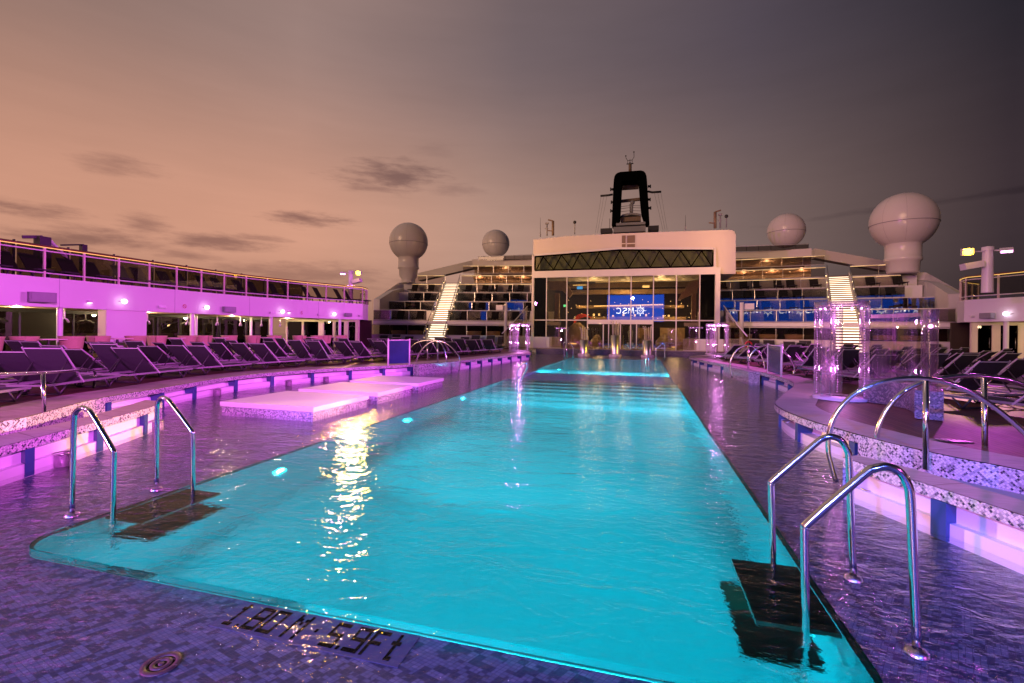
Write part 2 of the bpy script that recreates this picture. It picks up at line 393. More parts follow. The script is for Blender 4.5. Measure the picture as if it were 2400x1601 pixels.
# clouds: soft ragged patches at infinity
nz = noise(nt, vmt(nt, 'MULTIPLY', D, (9,9,46)), 1.7, 8, .62)
nz2 = noise(nt, vmt(nt, 'MULTIPLY', D, (2,2,9)), 1.2, 4, .55)
tot = None
for (u, v, wu, wv, k) in [(275,382,72,26,.55),(900,405,112,38,.95),(700,503,92,17,1),(500,557,120,20,.9),(590,548,70,8,.7),(50,478,95,20,.9),(190,548,150,30,.9),(335,516,55,26,.7),(1040,436,70,14,.4),(430,588,80,14,.7),(690,632,230,30,.6),(1000,345,60,20,.2),(2200,456,330,9,.5),(860,432,70,12,.6)]:
    d = ray(u/.9796, v/.9796); n0 = d.length; d = d.normalized()
    e1 = Vector((0,0,1)).cross(d).normalized(); e2 = d.cross(e1)
    su = wu/.9796/F/n0; sv = wv/.9796/F/n0
    p = mth(nt, 'DIVIDE', vmt(nt,'DOT_PRODUCT',D,e1), su); q = mth(nt, 'DIVIDE', vmt(nt,'DOT_PRODUCT',D,e2), sv)
    q = mth(nt, 'ADD', q, mth(nt,'MULTIPLY',p,.18))
    r = mth(nt, 'SQRT', mth(nt,'ADD', mth(nt,'MULTIPLY',p,p), mth(nt,'MULTIPLY',q,q)))
    r = mth(nt, 'ADD', r, mth(nt,'MULTIPLY', mth(nt,'SUBTRACT', nz, .5), 2.6))
    front = mth(nt, 'GREATER_THAN', vmt(nt,'DOT_PRODUCT',D,d), .3)
    a = nd(nt, 'ShaderNodeMapRange', interpolation_type='SMOOTHSTEP'); nt.links.new(r, a.inputs[0])
    a.inputs[1].default_value = 1.3; a.inputs[2].default_value = -.1; a.inputs[3].default_value = 0; a.inputs[4].default_value = k
    a = mth(nt, 'MULTIPLY', a.outputs[0], front)
    tot = a if tot is None else mth(nt, 'MAXIMUM', tot, a)
nz3 = noise(nt, vmt(nt, 'MULTIPLY', D, (3,3,26)), 2.0, 6, .6)
veil = mth(nt, 'ADD', mth(nt, 'MULTIPLY_ADD', nz2, .22, .85), mth(nt, 'MULTIPLY', nz3, .09))
sky = mixc(nt, 1.0, sky, veil, 'MULTIPLY'); sky = mixc(nt, 1.0, sky, (1.03,1.005,1.025), 'MULTIPLY')
sky = mixc(nt, tot, sky, mixc(nt, 1.0, sky, (.46,.44,.5), 'MULTIPLY'))
nt.links.new(sky, bg.inputs[0]); bg.inputs[1].default_value = 1.0

# ---------------------------------------------------------------- lamps
def lamp(kind, name, loc, col, power, to=None, **k):
    L = bpy.data.lights.new(name, kind); L.color = col; L.energy = power
    for a, b in k.items(): setattr(L, a, b)
    o = bpy.data.objects.new(name, L); COL.objects.link(o); o.location = Vector(loc)
    if to is not None: o.rotation_euler = (Vector(to)-Vector(loc)).to_track_quat('-Z','Y').to_euler()
    return o
MAG = (.95,.13,1.0); YEL = (1.0,.62,.05); SOD = (1.0,.5,.22)
# weak warm sun added as fill, low from behind left
lamp('SUN', 'warm_fill_sun', (0,0,30), (1.0,.56,.34), .8, to=Vector((0,0,30))+Vector((.42,.85,-.2)), angle=math.radians(20))
# ================================================================ SETTING
ZD = .38                                   # deck level above the water
LF = [(-6.3,-6),(-6.6,-2),(-7.2,1.5),(-7.95,4.07),(-8.13,4.51),(-8.89,5.63),(-9.29,6.48),(-9.5,7.32),(-9.85,8.29),(-10.2,9.64),(-10.2,11.22),(-9.67,12.87),(-8.9,14.4),(-8.2,15.9),(-7.75,17.3),(-7.39,18.9),(-7.2,20.5),(-7.05,22.14),(-6.75,24.6),(-6.35,26.9),(-6.6,28.2),(-7.3,30),(-7.8,33),(-7.9,35.6)]
RF = [(4.4,-6),(4.3,-2),(4.2,2),(3.9,4.4),(3.4,5.44),(3.1,5.8),(2.75,6.4),(2.5,7.13),(2.33,7.8),(2.25,8.62),(2.33,9.42),(2.55,10.06),(3.0,11.3),(3.54,12.69),(3.85,14),(3.9,15.44),(3.8,17.2),(3.6,19.2),(3.3,21),(2.85,23.07),(2.65,25.2),(2.5,27.2),(2.9,28.3),(3.7,30),(4.3,33),(4.4,35.6)]
def smooth(P, n=4):                        # Catmull-Rom
    out = []
    for i in range(len(P)-1):
        p0,p1,p2,p3 = [Vector((*P[max(0,min(len(P)-1,j))],0)) for j in (i-1,i,i+1,i+2)]
        for k in range(n):
            t = k/n
            out.append(.5*((2*p1)+(p2-p0)*t+(2*p0-5*p1+4*p2-p3)*t*t+(3*p1-p0-3*p2+p3)*t**3))
    out.append(Vector((*P[-1],0))); return out
LS, RS = smooth(LF), smooth(RF)
def offs(P, d):                            # offset to the outboard side; d>0 to the left of travel
    out = []
    for i, p in enumerate(P):
        t = (P[min(i+1,len(P)-1)]-P[max(i-1,0)]).normalized(); out.append(p + Vector((-t.y,t.x,0))*d)
    return out
def at_z(P, z): return [Vector((p.x,p.y,z)) for p in P]
def fill(outer, holes, z):                 # flat sheet with holes
    polys = [[Vector((p[0],p[1],0)) for p in outer]] + [[Vector((p[0],p[1],0)) for p in h] for h in holes]
    tris = tessellate_polygon(polys); V = [p for pl in polys for p in pl]
    mb = MB()
    for t in tris:
        a,b,c = [Vector((V[i].x,V[i].y,z)) for i in t]
        if (b-a).cross(c-a).z < 0: b, c = c, b
        if (b-a).cross(c-a).length > 1e-7: mb.face([a,b,c])
    return mb
basin = [(p.x,p.y) for p in LS] + [(p.x,p.y) for p in reversed(RS)]
BL = [(p.x,p.y) for p in offs(LS, .45)] + [(p.x,p.y) for p in reversed(offs(RS, -.45))]
tag(fill([(-27,-10),(24,-10),(24,60),(-27,60)], [[(x, y) for x, y in BL]], ZD-.012).build('teak_deck', M['teak']), 'wet reddish teak planking around the sunken pool', 'deck', kind='structure')
# pool opening, rounded at the near corners
PX0, PX1, PY0, PY1 = -4.43, 1.10, 2.33, 29.6
def rrect(x0,y0,x1,y1,r,n=6):
    out = []
    for cx,cy,a in ((x1-r,y1-.02,0),(x0+r,y1-.02,90),(x0+r,y0+r,180),(x1-r,y0+r,270)):
        rr = r if a >= 180 else .02
        cx = (x1-rr if a in (0,270) else x0+rr)
        for k in range(n+1):
            t = math.radians(a+90*k/n); out.append((cx+rr*math.cos(t), cy+rr*math.sin(t)))
    return out
pool = rrect(PX0,PY0,PX1,PY1,.28)
tag(fill(BL, [pool], -.055).build('basin_floor', M['basin']), 'mosaic tiled floor of the shallow wet lounge', 'tiled floor', kind='structure')
fm = fill(BL, [rrect(PX0-.004,PY0-.004,PX1+.004,PY1+.004,.28)], 0.0); fm.face([(PX0-.003,15.53,.001),(PX1+.003,15.53,.001),(PX1+.003,20.2,.001),(PX0-.003,20.2,.001)])
tag(fm.build('shallow_water', M['film']), 'thin rippled sheet of water over the mosaic floor', 'water', kind='structure')
# deep shell: walls, floor, stepped far end, shallow shelf between the two pools
mb = MB(); n = len(pool); DEEP = -1.75
for i in range(n):
    a, b = pool[i], pool[(i+1)%n]
    mb.face([(a[0],a[1],-.055),(b[0],b[1],-.055),(b[0],b[1],DEEP),(a[0],a[1],DEEP)])
mb.face([(x,y,DEEP) for x,y in pool])
for i in range(6):                          # wide steps rising to the shelf
    y0 = 12.1 + i*.55; mb.box(PX0+.003, y0, DEEP+.002, PX1-.003, 15.5 + i*.01, -1.35 + i*.22)
mb.box(PX0+.002, 15.56, DEEP+.003, PX1-.002, 20.19, -.16)
mb.box(PX0+.004, 20.2, DEEP+.003, PX1-.004, PY1-.01, -1.1)
tag(mb.build('pool_shell', M['pool_tile']), 'pale tiled walls and floor of the long pool', 'pool', kind='structure')
mb = MB(); near = [p for p in pool if p[1] < 15] ; deepA = [(PX1,15.53),(PX0,15.53)] + near; deepB = [(PX0,20.2),(PX1,20.2),(PX1,PY1),(PX0,PY1)]
for D_ in (deepA, deepB): mb.face([(x,y,.003) for x,y in D_]); mb.strip([(x,y,-.054) for x,y in D_+D_[:1]], [(x,y,.003) for x,y in D_+D_[:1]])
tag(mb.build('pool_water', M['pool'], org=(0,0,0)), 'glowing turquoise water filling the long pool', 'water', kind='structure')
mb = MB(); e = .03
for i in range(n):
    a, b = Vector((*pool[i],0)), Vector((*pool[(i+1)%n],0))
    if (b-a).length < 1e-5: continue
    c0 = Vector((PX0/2+PX1/2,(PY0+PY1)/2,0))
pin = rrect(PX0+e,PY0+e,PX1-e,PY1-e,.24); 
mb.strip([(x,y,-.045) for x,y in pool+pool[:1]], [(x,y,-.05) for x,y in pin+pin[:1]])
tag(mb.build('pool_rim', plain('rim_tile',(.26,.3,.33),.3)), 'pale bull-nosed rim along the pool edge', 'pool rim', kind='structure')
mb = MB(); mb.face([(-3000,-3000,-28),(3000,-3000,-28),(3000,3000,-28),(-3000,3000,-28)]); tag(mb.build('sea', M['sea'], org=(0,0,-28)), 'dark open sea beyond the ship', 'sea', kind='structure')

# ---------------------------------------------------------------- stone coping, mosaic band, recessed niche with blue dividers
def surround(P, sg, i0, full, label, bridge, wid=.82):
    root = empty('pool_surround', (P[len(P)//3].x, P[len(P)//3].y, 0), label, 'pool bench')
    o = lambda d: offs(P, d*sg)
    mb = MB(); z = ZD
    mb.strip(at_z(o(0), z), at_z(o(wid), z)); mb.strip(at_z(o(wid), z), at_z(o(wid), z-.05))
    mb.build('coping', M['coping'], root)
    mb = MB(); mb.strip(at_z(o(-.004), z-.012), at_z(o(-.004), z-.11)); mb.strip(at_z(o(-.004), z-.11), at_z(o(.34), z-.112))
    mb.build('mosaic_band', M['scales_small'] if sg > 0 else M['scales'], root)
    mb = MB(); mb.strip(at_z(o(.3), z-.10), at_z(o(.26), .1)); mb.strip(at_z(o(.26), .1), at_z(o(.1), .1)); mb.strip(at_z(o(.1), .1), at_z(o(.1), -.056))
    mb.build('niche_panel', M['niche'], root)
    L = 0; nxt = .6; Q = o(.0); 
    for i in range(i0, len(P)-1):
        d = (P[i+1]-P[i]); L += d.length
        if L > nxt and i not in full:
            nxt = L + 1.15; t = d.normalized(); nn = Vector((-t.y,t.x,0))*sg
            c = P[i] + nn*.18 + Vector((0,0,(z-.11-.05)/2))
            MB().obox(c, t*.05, nn*.12, (0,0,(z-.115+.05)/2)).build('divider', M['blue_div'], root)
    if full:
        a, b = min(full), max(full)
        mb = MB(); seg = at_z(offs(P,-.012*sg), 0)[a:b+1]
        mb.strip([p+Vector((0,0,z-.006)) for p in seg], [p+Vector((0,0,-.056)) for p in seg]); mb.build('mosaic_wall', M['scales'], root)
    if bridge:
        a, b = bridge; mb = MB(); seg = offs(P,-.35*sg)[a:b+1]; back = P[a:b+1]
        top = at_z(seg, z-.004)
        mb.strip(top, at_z(seg,-.056)); mb.strip(at_z(back,z-.004), top)
        for q in (a-a, b-a): mb.face([back[q]+Vector((0,0,z-.004)), seg[q]+Vector((0,0,z-.004)), seg[q]+Vector((0,0,-.056)), back[q]+Vector((0,0,-.056))])
        mb.build('mosaic_abutment', M['scales_small'], root)
    return root
iL = {i for i,p in enumerate(LS) if 3.2 < p.y < 6.2}
iR = {i for i,p in enumerate(RS) if 4.3 < p.y < 6.9}
bl = [i for i,p in enumerate(LS) if 15.6 < p.y < 18.2]; br_ = [i for i,p in enumerate(RS) if 17.2 < p.y < 20.2]
surround(LS, 1, 12, iL, 'long curved stone bench edge with white niches along the left side of the pool', (bl[0],bl[-1]))
surround(RS, -1, 12, iR, 'wavy stone bench edge along the right side of the pool with fish-scale mosaic', (br_[0],br_[-1]), .62)
mb = MB(); t = empty('tiled_wall', (XC,35.6,0), 'low mosaic wall closing the far end of the pool basin', 'wall')
MB().box(-7.9,35.6,-.056,4.4,35.9,ZD-.02).build('mosaic_face', M['dark_mosaic'], t); MB().box(-8.6,35.58,ZD-.02,5.2,36.6,ZD+.01).build('coping', M['coping'], t)

# near bench walls beside the entry stairs
def bench(front, back, label):
    r = empty('tiled_bench', (front[0].x,front[0].y,0), label, 'bench')
    P = front; mb = MB(); z = .37
    mb.strip(at_z(front,z), at_z(back,z)); mb.build('coping', M['coping'], r)
    mb = MB(); mb.strip(at_z(front,z-.004), at_z(front,z-.1)); mb.strip(at_z(back,z-.004), at_z(back,-.056))
    e0 = [front[-1], back[-1]]; mb.strip([v+Vector((0,0,z-.004)) for v in e0], [v+Vector((0,0,-.056)) for v in e0]); mb.build('mosaic_band', M['scales'], r)
    inn = [f+(b-f)*.28 for f,b in zip(front,back)]; in2 = [f+(b-f)*.1 for f,b in zip(front,back)]
    mb = MB(); mb.strip(at_z(front,z-.1), at_z(inn,z-.1)); mb.strip(at_z(inn,z-.1), at_z(inn,.1)); mb.strip(at_z(inn,.1), at_z(in2,.1)); mb.strip(at_z(in2,.1), at_z(in2,-.056)); mb.build('niche_panel', M['niche'], r)
    L = 0; nx = .35
    for i in range(len(front)-1):
        L += (front[i+1]-front[i]).length
        if L > nx:
            nx = L + .95; t = (front[i+1]-front[i]).normalized(); c = front[i]+(back[i]-front[i])*.2
            nn = (back[i]-front[i]).normalized()
            MB().obox(c+Vector((0,0,.11)), t*.06, nn*.07, (0,0,.155)).build('divider', M['blue_div'], r)
    return r
fl = smooth([(-5.7,1.4),(-5.98,2.4),(-6.3,3.2),(-6.62,3.95),(-6.98,4.75),(-7.35,5.5),(-7.72,6.02)]); bl_ = smooth([(-6.3,1.2),(-6.5,2.2),(-6.85,3.25),(-7.12,4.1),(-7.45,4.85),(-7.85,5.55),(-8.2,6.1)])
bench(fl, bl_, 'curved stone topped bench wall beside the left pool ladder')
fr_ = smooth([(3.4,2.4),(3.0,3.2),(2.62,3.95),(2.4,4.5),(2.2,4.95),(1.98,5.48)]); bk = smooth([(3.75,2.6),(3.35,3.4),(2.98,4.1),(2.72,4.6),(2.45,5.2),(2.16,5.62)])
bench(fr_, bk, 'stone topped bench wall with scale mosaic beside the right pool ladder')
def landing(poly, z, label):
    r = empty('entry_step', (poly[0][0],poly[0][1],0), label, 'step')
    MB().prism(poly, -.05, z).build('mosaic_block', M['dark_mosaic'], r)
    mb = MB(); c = Vector((sum(p[0] for p in poly)/len(poly), sum(p[1] for p in poly)/len(poly)))
    MB().prism([(c.x+(p[0]-c.x)*.97, c.y+(p[1]-c.y)*.97) for p in poly], z+.001, z+.02).build('tread', M['grey'], r)
landing([(-6.95,3.2),(-7.3,4.1),(-7.62,4.75),(-8.2,4.55),(-7.9,3.7),(-7.6,2.8)], .14, 'dark mosaic step between the left bench wall and the mosaic wall')
landing([(2.75,4.9),(3.1,4.3),(3.75,4.75),(3.35,5.35),(3.0,5.75)], .16, 'dark mosaic step between the right bench wall and the wavy coping')
sp = empty('spa_pool', (3.9,3.5,0), 'small yellow lit shallow spa behind the right bench wall', 'spa')
MB().box(3.5,2.9,-.05,4.25,4.05,.13).build('spa_floor', plain('spa_tile',(.6,.56,.45),.4,var=.3,vs=30), sp)

# ---------------------------------------------------------------- three square lounging plinths
def plinth(x0,y0,x1,y1,label):
    r = empty('lounge_plinth', ((x0+x1)/2,(y0+y1)/2,0), label, 'plinth', 'square lounging plinths in the shallow water')
    MB().box(x0,y0,-.056,x1,y1,.115).build('mosaic_base', M['scales_small'], r)
    mb = MB(); mb.box(x0-.03,y0-.03,.117,x1+.03,y1+.03,.21); o = mb.build('slab', M['slab'], r)
    b = o.modifiers.new('b','BEVEL'); b.width = .012; b.segments = 2
plinth(-7.74,7.2,-5.69,8.93,'nearest square white plinth with mosaic sides standing in the shallow water')
plinth(-7.76,9.36,-5.71,10.95,'middle square white plinth with mosaic sides in the shallow water')
plinth(-7.78,11.4,-5.73,13.0,'farthest square white plinth with mosaic sides in the shallow water')

# depth marking laid in dark tiles
FONT = {'1':['00100','01100','00100','00100','00100','00100','01110'],'8':['11111','10001','10001','11111','10001','10001','11111'],'0':['11111','10001','10001','10001','10001','10001','11111'],
 'M':['10001','11011','10101','10001','10001','10001','10001'],'5':['11111','10000','10000','11111','00001','00001','11111'],'9':['11111','10001','10001','11111','00001','00001','11111'],
 'F':['11111','10000','10000','11110','10000','10000','10000'],'t':['00100','00100','01110','00100','00100','00100','00110'],'.':['0','0','0','0','0','0','1'],'-':['0','0','0','1','0','0','0'],' ':['00']*7}
rt = empty('depth_marking', (-1.72,2.2,-.05), 'dark tile depth marking 1.80 M 5.9 Ft at the near pool edge', 'marking')
txt = '1.80 M - 5.9Ft'; cw = .0175; chh = .0285; x = -2.27; mb = MB()
for ch in txt:
    g = FONT[ch]
    for r_, row in enumerate(g):
        for k_, b in enumerate(row):
            if b == '1':
                x0 = x + k_*cw; y0 = 2.1 + (6-r_)*chh; mb.box(x0+.001, y0+.001, -.05, x0+cw-.001, y0+chh-.001, -.047)
    x += (len(g[0])+1)*cw
mb.build('lettering', M['black'], rt)
MB().box(-2.31,2.075,-.0545,x+.03,2.32,-.0505).build('pale_band', plain('marking_band',(.075,.085,.12),.4,var=.25,vs=25), rt)
# round floor drain
rt = empty('floor_drain', (-2.26,1.77,-.05), 'round reddish drain cover in the near mosaic floor', 'drain')
mb = MB()
for r0, r1 in ((.06,.085),(.026,.046),(0.0001,.012)):
    mb.lathe([(r1,-.054),(r1,-.046),(r0,-.046),(r0,-.054)], (-2.26,1.77,0), 28)
mb.build('ring', plain('drain_bronze',(.14,.045,.045),.4), rt)
MB().lathe([(.0001,-.0515),(.084,-.0515)], (-2.26,1.77,0), 28).build('well', M['black'], rt)
# ================================================================ STEEL RAILS
def px_tube(mb, Z, pts, y, r, n=10):
    mb.tube([VY(*zr(*Z, *p), y) for p in pts], r, n)
def soft(pts, k=3):                        # round a polyline in 3D
    P = [Vector(p) for p in pts]; out = []
    for i in range(len(P)-1):
        p0,p1,p2,p3 = [P[max(0,min(len(P)-1,j))] for j in (i-1,i,i+1,i+2)]
        for q in range(k):
            t = q/k; out.append(.5*((2*p1)+(p2-p0)*t+(2*p0-5*p1+4*p2-p3)*t*t+(3*p1-p0-3*p2+p3)*t**3))
    return out+[P[-1]]
def ladder_rail(pts, y, label, deck_first, r=.0215):
    P = [VY(u, v, y) for u, v in pts]
    r_ = empty('ladder_rail', (P[0].x, y, -.05), label, 'handrail')
    e = P[-1] if deck_first else P[0]
    low = Vector((e.x + (.02 if e.x < -2 else -.02), y, -.75))
    knee = [P[i] for i in range(len(P))]
    path = soft(knee, 4)
    path = path + [low] if deck_first else [low] + path
    MB().tube(path, r, 14).build('tube', M['steel'], r_)
    b = P[0] if deck_first else P[-1]
    MB().lathe([(.0215,-.02),(.05,-.03),(.055,-.05)], (b.x, y, 0), 18).build('foot_flange', M['satin'], r_)
Z2 = (0,900,800)
ladder_rail([(168.5,1199),(171,1090),(173.6,985),(178,966),(190.6,956),(204,960),(216,972),(262,1050),(267,1064),(266,1110),(264.8,1220)], 2.94, 'polished steel grab rail at the near side of the left pool ladder', True)
ladder_rail([(366.8,1135),(367.5,1050),(368,962),(371,942),(380,932.5),(392,936),(403,948),(446,1006),(451,1019),(452,1060),(452.6,1156)], 3.66, 'polished steel grab rail at the far side of the left pool ladder', True)
ladder_rail([(1888,1470),(1887,1350),(1886,1250),(1888,1237),(1898,1222),(2024,1113),(2050,1098),(2082,1094),(2110,1108),(2127,1136),(2134,1175),(2142,1350),(2149,1512)], 2.92, 'polished steel grab rail at the near side of the right pool ladder', False)
ladder_rail([(1812,1322),(1810,1230),(1807,1145),(1808,1133),(1816,1122),(1908,1043),(1928,1028),(1950,1023.5),(1972,1033),(1986,1056),(1990,1080),(1994,1200),(2000,1342)], 3.69, 'polished steel grab rail at the far side of the right pool ladder', False)
def treads(x0, x1, sg, label):
    r = empty('ladder_steps', ((x0+x1)/2, 3.3, 0), label, 'steps')
    for k, z in enumerate((-.035,-.42)):
        o = sg*.07*k
        MB().box(x0+o, 2.93, z-.05, x1+o, 3.68, z).build('tread', M['tread'], r)
treads(.64, 1.06, -1, 'dark timber steps of the right pool ladder just under the water')
treads(-4.38, -3.96, 1, 'dark timber steps of the left pool ladder just under the water')

def arches(name_label, Z, A, ya, B, yb, pa, pb, r, lab2):
    for pts, y, post, lab in ((A, ya, pa, name_label), (B, yb, pb, lab2)):
        P = [VY(*zr(*Z, *p), y) for p in pts]
        rt = empty('arched_rail', (P[0].x, y, min(p.z for p in P)), lab, 'handrail', None)
        MB().tube(soft(P, 4), r, 12).build('arch', M['steel'], rt)
        a, b = [VY(*zr(*Z, *p), y) for p in post]
        MB().tube([a, b], r*1.05, 12).build('post', M['steel'], rt)
Z1b = (1750,820,650)
arches('big front polished steel arch of the bridge rail over the right entry step', Z1b,
 [(757,1115),(715,960),(692,850),(700,700),(760,540),(900,385),(1100,290),(1300,247),(1500,245),(1700,278),(1900,358),(2050,452),(2200,565),(2351,700),(2480,850)], 5.96,
 [(1165,930),(1120,850),(1102,760),(1120,650),(1190,505),(1310,370),(1450,292),(1580,255),(1720,232),(1850,222),(2000,226),(2200,252),(2351,300),(2480,350)], 6.6,
 [(1520,262),(1518,1012)], [(2012,238),(2022,1036)], .026, 'rear polished steel arch of the bridge rail over the right entry step')
Z5 = (900,750,400)
arches('small front steel arch beside the far left mosaic bridge', Z5, [(440,592),(470,500),(530,400),(620,320),(720,288),(790,325),(840,430),(865,585)], 16.9,
 [(330,600),(345,430),(420,335),(520,292),(640,278),(760,288),(880,335),(980,425),(1040,515),(1046,600),(1030,705)], 17.6, [(738,292),(742,590)], [(598,282),(600,600)], .03, 'wider rear steel arch beside the far left mosaic bridge reaching into the water')
Z6 = (1600,680,400)
arches('small steel arch beside the far right mosaic bridge reaching into the water', Z6, [(682,1205),(656,1030),(682,920),(742,832),(820,777),(900,757),(980,785),(1060,865),(1110,965),(1140,1120)], 18.2,
 [(925,990),(935,900),(1000,822),(1100,767),(1200,757),(1330,803),(1430,883),(1510,985),(1545,1090),(1510,1190)], 17.0, [(905,760),(905,1092)], [(1180,760),(1172,1130)], .03, 'rear steel arch behind the far right mosaic bridge')
def simple_rail(label, Z, lines, r=.022):
    P0 = zr(*Z, *lines[0][0]); g = G(*P0); y = g.y
    rt = empty('pool_rail', (g.x, y, 0), label, 'handrail')
    for L in lines: MB().tube(soft([VY(*zr(*Z, *p), y) for p in L], 3) if len(L) > 2 else [VY(*zr(*Z, *p), y) for p in L], r, 10).build('tube', M['steel'], rt)
simple_rail('small looped steel rail at the left edge where the long pool ends', Z5, [[(1833,935),(1832,740),(1870,640),(1930,592),(1972,605),(1968,660),(1905,780),(1880,825)]], .026)
Z8 = (1220,620,480)
simple_rail('steel stair rail at the left corner of the far pool', Z8, [[(500,1085),(500,960),(498,900),(515,890),(545,892),(600,940),(604,960),(602,1080)],[(530,1075),(530,905)]], .03)
simple_rail('steel stair rail at the right corner of the far pool', Z8, [[(1555,1110),(1555,985),(1562,965),(1625,912),(1645,915),(1655,940),(1655,1115)]], .03)
simple_rail('small looped steel rail standing in the right part of the far pool', Z8, [[(1440,1190),(1438,1100),(1455,1075),(1475,1095),(1468,1200)]], .03)
# handrail of the left entry steps
Z3 = (0,780,450)
A0 = G(104,1003,.14); B0 = G(213,956,0); tt = (B0-A0); tt.z = 0; tt.normalize(); nn = Vector((-tt.y,tt.x,0))
def VPl(u, v):
    d = ray(u, v); O = Vector((0,0,H)); t = (A0-O).dot(nn)/d.dot(nn); return O+d*t
rt = empty('stair_handrail', A0, 'long polished handrail on a single post at the left entry steps', 'handrail')
MB().tube(soft([VPl(*zr(*Z3,*p)) for p in [(-500,545),(0,512),(500,490),(900,465),(1080,447),(1140,458),(1166,500),(1158,600),(1135,760),(1108,915)]],4), .024, 12).build('tube', M['steel'], rt)
MB().tube([VPl(*zr(*Z3,525,492)), VPl(*zr(*Z3,545,1165))], .026, 12).build('post', M['steel'], rt)

# submerged perforated stools
M['cup'] = mosaic('perforated_cup', .018, [(0,(.3,.25,.3)),(.5,(.36,.3,.36))], (.03,.02,.03), PI/4, .3)
for i, (u, v, k) in enumerate([(145,1082,'in front of the left bench wall'),(509,922,'before the left niches, nearest of three'),(677,900,'before the left niches, by the white plinths'),(764,891,'behind the middle white plinth'),(2043,1172,'under the right bench wall'),(1848,1002,'under the tip of the wavy coping'),(368,1001,'behind the left grab rail')]):
    g = G(u, v, 0)
    rt = empty('water_stool', (g.x, g.y, -.05), 'short round perforated stool ' + k, 'stool', 'round stools in the shallow water')
    MB().lathe([(.085,-.05),(.085,.1),(.075,.105),(.07,.1),(.07,.06),(.0001,.055)], (g.x, g.y, 0), 20).build('cup', M['cup'], rt)
    MB().lathe([(.087,.09),(.092,.1),(.087,.11),(.08,.11)], (g.x, g.y, 0), 20).build('rim', M['satin'], rt)

# glass sign panels on posts
def sign_panel(a, b, top, label):
    A, B = Vector((*a,ZD)), Vector((*b,ZD)); d = (B-A).normalized()
    rt = empty('glass_screen', (A+B)/2, label, 'glass panel')
    for p in (A, B): MB().tube([p, Vector((p.x,p.y,top+.05))], .03, 10).build('post', M['alu'], rt)
    MB().obox((A+B)/2+Vector((0,0,(top-ZD)/2+.02)), (B-A)/2-d*.04, Vector((-d.y,d.x,0))*.012, (0,0,(top-ZD)/2-.04)).build('panel', M['blue_panel'], rt)
    MB().tube([Vector((A.x,A.y,top)),Vector((B.x,B.y,top))], .018, 8).build('top_rail', M['alu'], rt)
sign_panel((-8.55,14.7), (-8.15,15.5), VY(*zr(*Z5,100,280),14.7).z, 'dark blue glass screen between two posts on the left coping')
sign_panel((3.95,16.82), (3.92,15.2), VY(*zr(*Z6,1165,755),16.8).z, 'dark blue glass screen between two posts on the right coping')

# ---------------------------------------------------------------- clear acrylic water columns
def acrylic(cx, cy, z0, h, r, label, n=5, big=True):
    rt = empty('acrylic_fountain', (cx,cy,z0), label, 'water feature')
    vw = Vector((cx,cy,0)).normalized(); lt = Vector((vw.y,-vw.x,0))
    for k, (lx, dp, rr) in enumerate(((-.92,.1,.13),(-.55,-.7,.2),(-.12,.85,.2),(-.3,-.2,.11),(.86,-.35,.2))):
        rr *= r; q0 = Vector((cx,cy,0))+lt*lx*r+vw*dp*r; px, py = q0.x, q0.y
        MB().lathe([(rr,z0),(rr,z0+h-.09)], (px,py,0), 18).build('clear_tube', M['milky'], rt)
        if k in (0,2,4):
            mb = MB()
            for q in range(34): mb.ball((px+random.uniform(-.12,.12)*rr, py+random.uniform(-.12,.12)*rr, z0+.1+(q/34)*(h-.25)), random.uniform(.004,.009)*(1 if big else 1.6), 6, 4)
            mb.build('bubble_string', M['pink_bub'], rt)
    MB().lathe([(r*1.06,z0+h-.1),(r*1.06,z0+h),(r*.98,z0+h),(r*.98,z0+h-.1)], (cx,cy,0), 28).build('top_ring', M['milky'], rt)
    MB().lathe([(r*1.1,z0),(r*1.1,z0+.05),(r*.4,z0+.06)], (cx,cy,0), 28).build('base_ring', M['frost'], rt)
    mb = MB()
    for k in range(9): a = 2*PI*k/9; mb.ball((cx+r*.8*math.cos(a), cy+r*.8*math.sin(a), z0+h-.13), .018 if big else .05, 8, 6)
    mb.build('led_spot', M['pink_lens'], rt)
    for q in range(2): lamp('POINT', 'column_light', (cx, cy, z0+h*(.3+.5*q)), (1,.3,1), 20 if big else 50, shadow_soft_size=.05)
    return rt
M['pink_bub'] = emit('bubble_glow', (1.0,.5,1.0), 1.3)
m, nt, bs, out = newmat('frosted_acrylic'); M['frost'] = m
bs.inputs['Base Color'].default_value = (.85,.72,.86,1); bs.inputs['Roughness'].default_value = .15; bs.inputs['Transmission Weight'].default_value = .35
m, nt, bs, out = newmat('lit_acrylic'); M['milky'] = m; nt.nodes.remove(bs)
tr = nd(nt,'ShaderNodeBsdfTransparent'); tr.inputs[0].default_value = (.95,.88,.97,1)
df = nd(nt,'ShaderNodeBsdfTranslucent'); df.inputs[0].default_value = (.9,.8,.92,1)
gl = nd(nt,'ShaderNodeBsdfGlossy'); gl.inputs['Roughness'].default_value = .02
fr = nd(nt,'ShaderNodeLayerWeight', i_Blend=.35); m1 = nd(nt,'ShaderNodeMixShader'); m2 = nd(nt,'ShaderNodeMixShader')
nt.links.new(mth(nt,'MULTIPLY_ADD', noise(nt, world_pos(nt,(1,1,.08)), 14, 3), .2, .0), m1.inputs[0]); nt.links.new(tr.outputs[0], m1.inputs[1]); nt.links.new(df.outputs[0], m1.inputs[2])
nt.links.new(mth(nt,'MULTIPLY_ADD', fr.outputs['Facing'], .75, .06), m2.inputs[0]); nt.links.new(m1.outputs[0], m2.inputs[1]); nt.links.new(gl.outputs[0], m2.inputs[2]); nt.links.new(m2.outputs[0], out.inputs['Surface'])
topz = VY(1900,708,10.4).z
rt = acrylic(3.72, 10.45, ZD, topz-ZD, .42, 'big cluster of clear acrylic bubble tubes glowing pink on the right coping')
